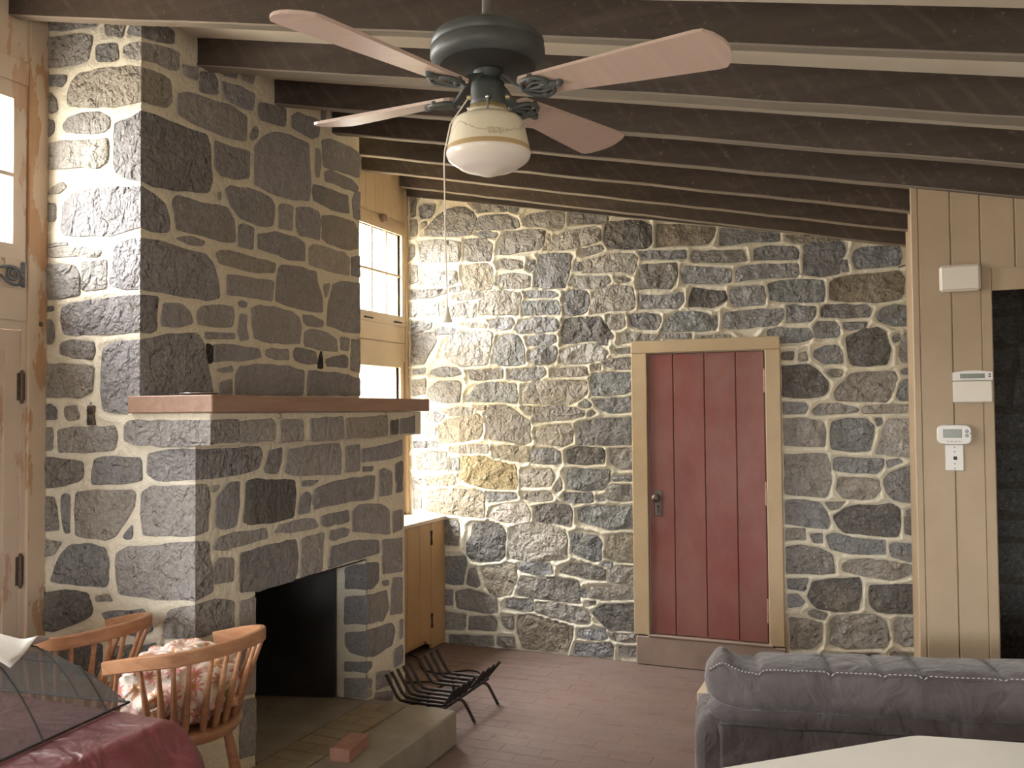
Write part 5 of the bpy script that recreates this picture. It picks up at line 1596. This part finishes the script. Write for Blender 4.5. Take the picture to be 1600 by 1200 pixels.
prof = [(0.0, 0.0), (0.012, 0.001), (0.022, 0.004), (0.034, 0.0095), (0.048, 0.0135), (0.060, 0.0165), (0.068, 0.0205), (0.074, 0.0255), (0.084, 0.0315), (0.0925, 0.0390), (0.0965, 0.0480), (0.0968, 0.0545),
        (0.0945, 0.0640), (0.0890, 0.0900), (0.0835, 0.1150), (0.0790, 0.1275), (0.0740, 0.1310), (0.0600, 0.1350), (0.0520, 0.1400), (0.0490, 0.1470), (0.0480, 0.1500)]
MB().lathe(prof, (FC.x, FC.y, SZ), 64).build('lamp_shade', 'painted_milk_glass', fan, (FC.x, FC.y, SZ))
# pull cord down to head height
A0 = Vector((-0.861, 1.839, 2.386))
mb = MB(); cordp = [A0, Vector((-0.9045, 1.8205, 2.318)), Vector((-0.9165, 1.8155, 2.256)), Vector((-0.918, 1.815, 2.23)), Vector((-0.917, 1.818, 2.05)), Vector((-0.9155, 1.823, 1.895))]
mb.tube(cordp, 0.0018, 6)
pc = mb.build('pull_cord', 'cord_white', fan)
MB().lathe([(0.0, 0.0), (0.011, 0.001), (0.0115, 0.004), (0.008, 0.010), (0.005, 0.022), (0.003, 0.034), (0.0, 0.036)], (-0.9155, 1.823, 1.864), 16).build('pull_knob', 'cord_white', pc)
MB().lathe([(0.0, 0.0), (0.003, 0.002), (0.0035, 0.012), (0.0, 0.016)], (-0.9172, 1.8172, 2.108), 10).build('cord_joiner', 'cord_white', pc)

TIPS = [(-0.157, -0.553, -0.013), (-0.548, 0.167, 0.047), (0.559, -0.129, -0.032), (0.119, 0.562, 0.018)]


def blade_shape():
    """outline in (r along, w across)"""
    pts = [(0.098, -0.026), (0.108, -0.036), (0.36, -0.056), (0.535, -0.0675), (0.551, -0.0655), (0.566, -0.048), (0.577, -0.022), (0.580, 0.0), (0.577, 0.022), (0.566, 0.048), (0.551, 0.0655), (0.535, 0.0675), (0.36, 0.056), (0.108, 0.036), (0.098, 0.026), (0.095, 0.0)]
    return pts


def make_blade():
    P = blade_shape(); n = len(P); mb = MB(); t = 0.0035
    vs = [(r, w, -t) for r, w in P] + [(r, w, t) for r, w in P]
    fs = [tuple(range(n))[::-1], tuple(range(n, 2 * n))] + [(i, (i + 1) % n, n + (i + 1) % n, n + i) for i in range(n)]
    mb.add(vs, fs)
    return mb


def make_iron():
    mb = MB(); z = -0.0085
    # arm from the motor, flat scroll bracket below the blade
    mb.ribbon(catmull([(0.040, 0, 0.032), (0.062, 0, 0.020), (0.085, 0, 0.0), (0.105, 0, z)], 5), [0.03] * 15 + [0.026], 0.007)
    loop = [(0.100, 0.0, z), (0.112, 0.026, z), (0.138, 0.038, z), (0.162, 0.030, z), (0.172, 0.012, z), (0.150, 0.004, z)]
    for s_ in (-1, 1):
        mb.tube(catmull([(x, y * s_, zz) for x, y, zz in loop], 5), 0.0052, 8)
        mb.tube(catmull([(0.108, 0, z), (0.132, 0.016 * s_, z), (0.150, 0.018 * s_, z), (0.195, 0.0, z)], 5), 0.0042, 8)
    mb.tube([(0.10, 0, z), (0.20, 0, z)], 0.005, 8)
    for x, y in ((0.14, 0.034), (0.14, -0.034), (0.195, 0.0)): mb.lathe([(0.0, -.010), (0.007, -.008), (0.009, -.002), (0.009, 0.006)], (x, y, -0.006), 10)
    return mb


PITCH = math.radians(12)
b0 = i0 = None
for tx, ty, tz in TIPS:
    ln = math.sqrt(tx * tx + ty * ty + tz * tz)
    ex = Vector((tx, ty, tz)).normalized(); ey = Vector((0, 0, 1)).cross(ex).normalized(); ez = ex.cross(ey)
    ey2 = ey * math.cos(PITCH) - ez * math.sin(PITCH); ez2 = ex.cross(ey2)
    M = Matrix((ex, ey2, ez2)).transposed().to_4x4(); M.translation = FC - wloc(fan)
    if b0 is None:
        b0 = make_blade().build('blade', 'blade_wood', fan, (0, 0, 0)); i0 = make_iron().build('blade_iron', 'fan_body', b0, (0, 0, 0)); b, ir = b0, i0
        ir.location = (0, 0, 0)
    else:
        b = b0.copy(); COL.objects.link(b); ir = i0.copy(); COL.objects.link(ir); ir.parent = b; ir.location = (0, 0, 0)
    b.matrix_local = M

# ------------------------------------------------------------------ fire grate on the floor
gr = thing('fireplace_grate', 'black iron fire grate of bent bars standing on the brick floor beside the hearth', 'grate', (-2.2, 4.42, 0))
ys = [4.150, 4.205, 4.262, 4.322, 4.385, 4.490, 4.555, 4.620, 4.690]
for y in ys:
    k = (y - 4.15) / .54
    mb = MB(); mb.tube(catmull([(-2.46 + .02 * k, y, 0.275), (-2.395 + .02 * k, y, 0.170)], 2) + [(-2.372 + .02 * k, y, 0.150), (-2.33, y, 0.147), (-2.135, y, 0.147), (-2.112, y, 0.155), (-2.052 + .015 * k, y, 0.243)], 0.0085, 8)
    mb.build('bar', 'black_iron', gr)
for x in (-2.31, -2.125): MB().tube([(x, 4.12, 0.131), (x, 4.72, 0.131)], 0.0085, 8).build('cross_bar', 'black_iron', gr)
for x, dx in ((-2.125, .07), (-2.31, -.02)):
    for y, dy in ((4.335, .05), (4.645, .055)):
        mb = MB(); mb.tube(catmull([(x, y, 0.128), (x + dx * .35, y + dy * .2, 0.118), (x + dx * .7, y + dy * .6, 0.06), (x + dx, y + dy, 0.0)], 4), 0.0085, 8)
        mb.build('leg', 'black_iron', gr)

# loose brick on the hearth
mb = MB(); mb.box((-0.10, -0.047, 0), (0.10, 0.047, 0.057), 0.004)
lb = mb.build('loose_brick', 'loose_brick', None, (0, 0, 0)); lb.location = (-2.185, 3.375, HZ + 0.0005); lb.rotation_euler = (0, 0, math.radians(97))
tag(lb, 'single loose red brick lying on the concrete hearth slab', 'brick')

# ------------------------------------------------------------------ chairs
def make_chair(label):
    t = thing('spindle_chair', label, 'chair', (0, 0, 0), 0, 'low backed wooden spindle chairs')
    zs, zr = 0.60, 0.872
    seat = MB(); n = 36; rings = []
    prof = [(0.0, -0.045), (0.17, -0.045), (0.215, -0.040), (0.228, -0.022), (0.228, -0.008), (0.218, 0.0), (0.17, -0.004), (0.09, -0.012), (0.0, -0.014)]
    seat.lathe(prof, (0, 0, zs), n); so = seat.build('seat', 'chair_wood', t, (0, 0, 0))
    rp = [(0.06, -0.232, zr - .055), (-0.06, -0.246, zr - .026), (-0.16, -0.236, zr - .006), (-0.215, -0.205, zr), (-0.240, -0.155, zr), (-0.256, -0.075, zr), (-0.260, 0, zr)]
    rp = rp + [(x, -y, z) for x, y, z in rp[-2::-1]]
    path = catmull(rp, 6)
    MB().ribbon(path, 0.022, 0.046).build('back_rail', 'chair_wood', t, (0, 0, 0))
    m = len(path)
    sp0 = None
    for k in range(13):
        q = path[int(round((0.06 + 0.88 * k / 12) * (m - 1)))]
        a = math.atan2(q.y, q.x)
        bx, by = 0.198 * math.cos(a), 0.198 * math.sin(a)
        if k in (0, 12): bx = 0.07
        A = Vector((bx, by, zs - .01)); B = Vector((q.x, q.y, q.z - 0.018))
        path2 = [A + (B - A) * f for f in (0, .12, .3, .45, .7, 1.0)]
        MB().tube(path2, [0.009, 0.0125, 0.0135, 0.011, 0.0085, 0.0075], 10).build('spindle', 'chair_wood', t, (0, 0, 0))
    for sx in (-1, 1):
        for sy in (-1, 1):
            A = Vector((0.12 * sx, 0.12 * sy, zs - 0.035)); B = Vector((0.205 * sx, 0.20 * sy, 0.0))
            MB().tube([A + (B - A) * f for f in (0, .15, .4, .6, .85, 1)], [0.014, 0.018, 0.020, 0.019, 0.016, 0.013], 12).build('leg', 'chair_wood', t, (0, 0, 0))
    for sx in (-1, 1):
        MB().tube([(0.177 * sx, -0.172, 0.2), (0.177 * sx, 0, 0.2), (0.177 * sx, 0.172, 0.2)], [0.009, 0.012, 0.009], 10).build('stretcher', 'chair_wood', t, (0, 0, 0))
    MB().tube([(-0.177, 0, 0.2), (0, 0, 0.2), (0.177, 0, 0.2)], [0.009, 0.012, 0.009], 10).build('stretcher', 'chair_wood', t, (0, 0, 0))
    return t


ch1 = make_chair('wooden spindle chair with flowered cloth piled on its seat, nearest the firebox')
ch1.location = (-2.315, 2.468, 0); ch1.rotation_euler = (0, 0, math.atan2(0.13, -0.99))
ch2 = ch1.copy(); COL.objects.link(ch2)
for c in list(ch1.children):
    d = c.copy(); COL.objects.link(d); d.parent = ch2
ch2['label'] = 'empty wooden spindle chair behind the mesh food cover, close to the old cream door'
ch2.location = (-2.855, 2.475, 0); ch2.rotation_euler = (0, 0, math.atan2(0.10, -0.99))

# flowered cloth heaped on the first chair
mb = MB(); nu, nv = 110, 70; pts = []
for i in range(nu):
    for j in range(nv):
        a = 2 * PI * i / (nu - 1); b = PI * (j / (nv - 1)) * 0.98
        d = Vector((math.sin(b) * math.cos(a), math.sin(b) * math.sin(a), math.cos(b)))
        q = Vector((d.x * 2.2, d.y * 2.2, d.z * 2.6 + 3.0))
        f = 1.02 + 0.16 * mnoise.noise(q) + 0.16 * abs(mnoise.noise(q * 1.7)) - 0.75 * max(0, 0.16 - abs(mnoise.noise(q * 0.95 + Vector((4, 1, 7))))) - 0.45 * max(0, 0.12 - abs(mnoise.noise(q * 1.9 + Vector((9, 3, 2)))))
        sx = 0.165 * math.copysign(abs(d.x) ** 0.85, d.x); sy = 0.195 * math.copysign(abs(d.y) ** 0.85, d.y); sz = 0.128 * math.copysign(abs(d.z) ** 0.75, d.z)
        p = Vector((sx * f, sy * f, sz * f))
        pts.append((p.x, p.y, max(p.z, -0.112)))
mb.grid(pts, nu, nv, True)
cl = mb.build('floral_cloth', 'floral_cotton', None, (0, 0, 0))
uvl = cl.data.uv_layers.new(name='UVMap')
for lp_ in cl.data.loops:
    i, j = divmod(lp_.vertex_index, nv)
    uvl.data[lp_.index].uv = (i / (nu - 1) * 1.15, j / (nv - 1) * 0.55)
cl.location = (-2.285, 2.468, 0.718)
tag(cl, 'crumpled white cotton cloth with pink and orange flowers heaped on the chair seat', 'cloth')

# ------------------------------------------------------------------ table with burgundy cloth
TX1, TY1, TZ = -1.745, 1.868, 0.852
tb = thing('dining_table', 'table hidden under the burgundy plastic cloth, lower left', 'table', (-2.2, 1.2, 0))
MB().box((-2.66, 0.52, TZ - 0.03), (TX1 - 0.006, TY1 - 0.006, TZ - 0.004), 0.004).build('tabletop', 'table_wood', tb)
for x in (-2.58, -1.83):
    for y in (0.6, 1.78): MB().box((x - .03, y - .03, 0), (x + .03, y + .03, TZ - .03), 0.004).build('leg', 'table_wood', tb)
mb = MB(); us = np.concatenate([np.linspace(-0.93, -0.06, 24), np.linspace(-0.04, 0.04, 9), np.linspace(0.06, 0.34, 15)])
vs_ = np.concatenate([np.linspace(-1.36, -0.06, 30), np.linspace(-0.04, 0.04, 9), np.linspace(0.06, 0.30, 13)])
pts = []
def fold(a):  # distance past the edge -> (out, down)
    if a <= -0.03: return a, 0.0
    R_ = 0.035
    if a < 0.03: t_ = (a + 0.03) / 0.06 * math.radians(62); return -0.03 + R_ * math.sin(t_) * 1.2, R_ * (1 - math.cos(t_))
    o_, d_ = -0.03 + R_ * math.sin(math.radians(62)) * 1.2, R_ * (1 - math.cos(math.radians(62)))
    r = a - 0.03
    return o_ + r * 0.42, d_ + r * 0.90
for u in us:
    for v in vs_:
        ou_, du = fold(u); ov, dv = fold(v)
        x = TX1 + ou_; y = TY1 + ov
        both = max(0, min(u, v))
        z = TZ + 0.004 - max(du, dv) - 0.35 * min(du, dv)
        w = mnoise.noise(Vector((x * 5, y * 5, 1.0)))
        if max(u, v) > 0.0:
            k = min(1, max(u, v) / .1); x += 0.012 * k * math.sin(v * 26 + w * 3); y += 0.010 * k * math.sin(u * 24 + w * 2)
        else: z += 0.0025 * max(0, w)
        pts.append((x, y, z))
mb.grid(pts, len(us), len(vs_), True)
tag(mb.build('tablecloth', 'burgundy_plastic'), 'shiny burgundy plastic tablecloth draped over the table, lower left', 'tablecloth')

# folding net cover for food
TC = Vector((-2.245, 1.535)); TS = 0.335; TZT = TZ + 0.010; TH = 0.24
ta = math.atan2(-0.43, 0.05)  # direction of the edge facing the camera side
eu = Vector((math.cos(ta), math.sin(ta))); ev = Vector((-eu.y, eu.x))


def tent(u, v, k=0.0):
    q = max(abs(u), abs(v)); m_ = min(abs(u), abs(v))
    z = TH * (1 - q ** 2.5) * (1 - 0.18 * (m_ * q) ** 1.0)
    p = TC + eu * (u * TS) + ev * (v * TS)
    return Vector((p.x, p.y, TZT + max(z, 0) + k))


cover = thing('food_cover', 'black mesh pop up food tent standing on the burgundy tablecloth', 'food cover', (TC.x, TC.y, TZT))
mb = MB(); n = 81; pts = [tent(-1 + 2 * i / (n - 1), -1 + 2 * j / (n - 1)) for i in range(n) for j in range(n)]
mb.grid(pts, n, n, True); mb.build('netting', 'black_netting', cover)
mb = MB(); mb.tube([tent(u, v) for u, v in ((-1, -1), (0, -1), (1, -1), (1, 0), (1, 1), (0, 1), (-1, 1), (-1, 0), (-1, -1))], 0.0035, 6); mb.build('hem', 'dark_slot', cover)
for u in (-0.74, -0.08, 0.74):
    MB().tube([tent(u, -1 + 2 * k / 30, 0.001) for k in range(31)], 0.0026, 6).build('rib', 'dark_slot', cover)
for v in (-0.5, 0.5):
    MB().tube([tent(-1 + 2 * k / 30, v, 0.001) for k in range(31)], 0.0022, 6).build('rib', 'dark_slot', cover)

# sheet of paper on the cover
mb = MB(); pts = []; na, nb = 14, 10
pa, pb, pcn, pd = (Vector((*(TC + eu * (u * TS) + ev * (v * TS)), 0)) for u, v in ((-0.50, -0.10), (-0.74, 0.44), (-0.12, 0.66), (0.20, 0.15)))
for i in range(na):
    for j in range(nb):
        s_, t_ = i / (na - 1), j / (nb - 1)
        p = (pa * (1 - s_) + pb * s_) * (1 - t_) + (pd * (1 - s_) + pcn * s_) * t_
        q = Vector((p.x, p.y)) - TC
        zz = tent(q.dot(eu) / TS, q.dot(ev) / TS).z
        pts.append((p.x, p.y, zz + 0.006 + 0.05 * max(0, s_ - .6 - .5 * t_) ** 1.5 / .25 + 0.004 * (1 + math.sin(6 * t_ + s_ * 2))))
mb.grid(pts, na, nb, True)
me_ = mb.build('paper_sheet', 'paper'); sol = me_.modifiers.new('thick', 'SOLIDIFY'); sol.thickness = 0.0006
tag(me_, 'white sheet of paper with a curled corner lying on the mesh food tent', 'paper')

# ------------------------------------------------------------------ sofa seen from behind
SO = Vector((-0.575, 3.145, 0)); SA = math.atan2(0.212, 0.976)
sofa = thing('sofa', 'grey suede sofa with its back to the camera, stitched back cushion on top', 'sofa', SO, SA)
SM = Matrix.Rotation(SA, 4, 'Z'); SM.translation = SO


def rbox(nu, nv, cx, hx, sec, name, mat, squash=None):
    """closed cushion: section (y,z) ring swept along x with soft ends"""
    mb = MB(); pts = []; m_ = len(sec)
    for i in range(nu):
        t_ = -1 + 2 * i / (nu - 1)
        e_ = (1 - abs(t_) ** 8) ** 0.35 if abs(t_) < 1 else 0.0
        cy = sum(p[0] for p in sec) / m_; cz = sum(p[1] for p in sec) / m_
        x = cx + hx * math.sin(t_ * PI / 2) * 0.35 + hx * t_ * 0.65
        for y, z in sec:
            q = Vector((x, cy + (y - cy) * e_, cz + (z - cz) * e_))
            if squash: q = squash(q, t_)
            pts.append(tuple(q))
    vs = pts; fs = []
    for i in range(nu - 1):
        for j in range(m_):
            fs.append((i * m_ + j, i * m_ + (j + 1) % m_, (i + 1) * m_ + (j + 1) % m_, (i + 1) * m_ + j))
    mb.add(vs, fs, True)
    o = mb.build(name, mat, None, (0, 0, 0)); o.parent = sofa
    return o


def sect(y0, y1, z0, z1, n=24, p=0.45):
    out = []
    for k in range(n):
        a = 2 * PI * k / n; c, s_ = math.cos(a), math.sin(a)
        out.append(((y0 + y1) / 2 + (y1 - y0) / 2 * math.copysign(abs(c) ** p, c), (z0 + z1) / 2 + (z1 - z0) / 2 * math.copysign(abs(s_) ** p, s_)))
    return out


LX = 1.9
def so(mb, name, mat):
    o = mb.build(name, mat, None, (0, 0, 0)); o.parent = sofa; return o


so(MB().box((0.02, 0.0, 0.06), (LX, 0.18, 0.585), 0.02), 'back_panel', 'grey_suede')


def sq_roll(q, t_):
    q.z += 0.006 * mnoise.noise(Vector((q.x * 6, 0, 3))) + 0.004 * mnoise.noise(Vector((q.x * 18, 0, 5)))
    return q


rbox(60, 24, LX / 2, LX / 2 + 0.01, sect(-0.02, 0.20, 0.568, 0.655), 'back_roll', 'grey_suede', sq_roll)


def sq_cush(q, t_):
    x = q.x
    q.z += 0.010 * mnoise.noise(Vector((x * 3.2, q.y * 4, 1.0)))
    # ear at the left end, a dip beside it
    if q.z > 0.72:
        k = (q.z - 0.72) / .1
        q.z += k * (0.062 * math.exp(-((x - 0.04) / 0.035) ** 2) - 0.022 * math.exp(-((x - 0.135) / 0.035) ** 2))
    # creases where the seam gathers
    for xc, s_ in ((0.40, .014), (0.565, .012), (0.69, .012), (0.165, .012), (0.93, .012), (1.15, .012), (0.28, .006)):
        if q.z > 0.70: q.z -= s_ * math.exp(-((x - xc - (q.z - .78) * .2) / 0.008) ** 2)
    q.y += 0.012 * mnoise.noise(Vector((x * 4, q.z * 9, 8.0)))
    return q


cush = rbox(140, 32, LX / 2 - 0.008, LX / 2 + 0.008, sect(-0.05, 0.25, 0.618, 0.792, 32, 0.62), 'back_cushion', 'grey_suede', sq_cush)


# crown seam with its double row of stitches, along the surface of the cushion
CV = [Vector(v.co) for v in cush.data.vertices]
seam = [CV[i * 32 + 12] * 0.72 + CV[i * 32 + 13] * 0.28 + Vector((0, -0.002, 0.002)) for i in range(2, 138)]
mb = MB(); acc = 0.0
for a, b in zip(seam, seam[1:]):
    d = (b - a)
    mb.tube([a + d * 0.1 + Vector((0, -.004, .006)), a + d * 0.62 + Vector((0, -.004, .006))], 0.0023, 5)
st = so(mb, 'stitching', 'stitch_thread'); st['kind'] = 'stuff'
so(MB().tube(seam, 0.0045, 8), 'seam_welt', 'grey_suede')
so(MB().tube([(0.03 + k * 0.05, -0.004, 0.578 + 0.003 * math.sin(k)) for k in range(40)], 0.004, 6), 'lower_welt', 'grey_suede')


def sq_arm(q, t_):
    q.y += 0.01 * mnoise.noise(Vector((q.x * 10, q.z * 8, 2))); q.x += 0.008 * mnoise.noise(Vector((q.y * 9, q.z * 14, 4))); return q


for nm, x0, x1 in (('side_bolster', -0.05, 0.065), ('side_bolster', LX - .05, LX + .07)):
    mb = MB(); m_ = 24; ring = sect(x0, x1, 0.05, 0.60, m_, 0.5); nv = 30; pts = []
    for i in range(nv):
        t_ = -1 + 2 * i / (nv - 1); e_ = (1 - abs(t_) ** 10) ** 0.3 if abs(t_) < 1 else 0.55
        for x, z in ring:
            q = Vector(((x0 + x1) / 2 + (x - (x0 + x1) / 2) * e_, 0.02 + 0.14 + 0.15 * t_, 0.35 + (z - 0.35) * (0.5 + .5 * e_)))
            pts.append(tuple(sq_arm(q, t_)))
    mb.add(pts, [(i * m_ + j, (i + 1) * m_ + j, (i + 1) * m_ + (j + 1) % m_, i * m_ + (j + 1) % m_) for i in range(nv - 1) for j in range(m_)], True)
    mb.add(pts[:m_], [tuple(range(m_))]); mb.add(pts[-m_:], [tuple(range(m_))[::-1]])
    so(mb, nm, 'grey_suede')
so(MB().box((0.08, 0.18, 0.06), (LX - .05, 0.60, 0.30), 0.02), 'seat_frame', 'grey_suede')
rbox(40, 24, LX / 2 + .01, LX / 2 - 0.08, sect(0.22, 0.62, 0.29, 0.45), 'seat_cushion', 'grey_suede')
for x in (0.1, LX - .1):
    for y in (0.08, 0.54): so(MB().box((x - .03, y - .03, 0), (x + .03, y + .03, 0.065)), 'foot', 'dark_slot')

# low cream table beyond the sofa, one corner shows
ct = thing('coffee_table', 'low cream table beyond the sofa, only its corner shows past the sofa arm', 'table', (-0.40, 4.5, 0))
MB().box((-0.848, 4.30, 0.268), (0.05, 4.75, 0.320), 0.004).build('tabletop', 'cream_wood', ct)
for x in (-0.81, 0.0):
    for y in (4.34, 4.71): MB().box((x - .02, y - .02, 0), (x + .02, y + .02, 0.268)).build('leg', 'cream_wood', ct)

# ------------------------------------------------------------------ white table in the lower right corner
wt_ = thing('white_table', 'white topped table with a clipped corner, lower right behind the sofa', 'table', (0.3, 2.1, 0))
poly = [(0.062, 2.757), (1.15, 2.935), (1.6, 2.5), (1.5, 1.6), (0.9, 1.25), (-0.5, 1.25), (-0.95, 1.45), (-0.93, 1.84)]
def rounded(poly, r):
    out = []; n = len(poly)
    for i in range(n):
        p0, p1, p2 = Vector(poly[i - 1]), Vector(poly[i]), Vector(poly[(i + 1) % n])
        a = p1 + (p0 - p1).normalized() * r; b = p1 + (p2 - p1).normalized() * r
        for k in range(6):
            t_ = k / 5; out.append(a * (1 - t_) ** 2 + p1 * 2 * t_ * (1 - t_) + b * t_ * t_)
    return out
R2 = rounded(poly, 0.03); n = len(R2)
mb = MB(); cx, cy = 0.3, 2.0
rg = lambda s_, z: [(cx + (p.x - cx) * s_, cy + (p.y - cy) * s_, z) for p in R2]
vs = rg(.995, .722) + rg(1, .726) + rg(1, .746) + rg(.996, .75)
mb.add(vs, [(k * n + i, (k + 1) * n + i, (k + 1) * n + (i + 1) % n, k * n + (i + 1) % n)[::-1] for k in range(3) for i in range(n)])
mb.add(vs[:n], [tuple(range(n))]); mb.add(vs[3 * n:], [tuple(range(n))[::-1]])
mb.build('tabletop', 'white_laminate', wt_)
MB().box((-0.2, 1.5, .66), (1.2, 2.4, .722)).build('apron', 'cream_wood', wt_)
for x in (-0.16, 1.16):
    for y in (1.54, 2.36): MB().box((x - .03, y - .03, 0), (x + .03, y + .03, .66)).build('leg', 'cream_wood', wt_)

# ------------------------------------------------------------------ daylight portals in the openings
for i, (w, x) in enumerate(((W3, XW1 - .10), (W4, XW1 - .12), (W5, XW1 - .12), (V1, XW2 - .10), (V2, XW2 - .10))):
    portal('daylight_%d' % i, (x, (w[0] + w[1]) / 2, (w[2] + w[3]) / 2), (w[1] - w[0], w[3] - w[2]), (1, 0, 0))
p_ = portal('daylight_rear', (-0.05, -2.62, 1.6), (1.5, 0.9), (0, 1, 0))
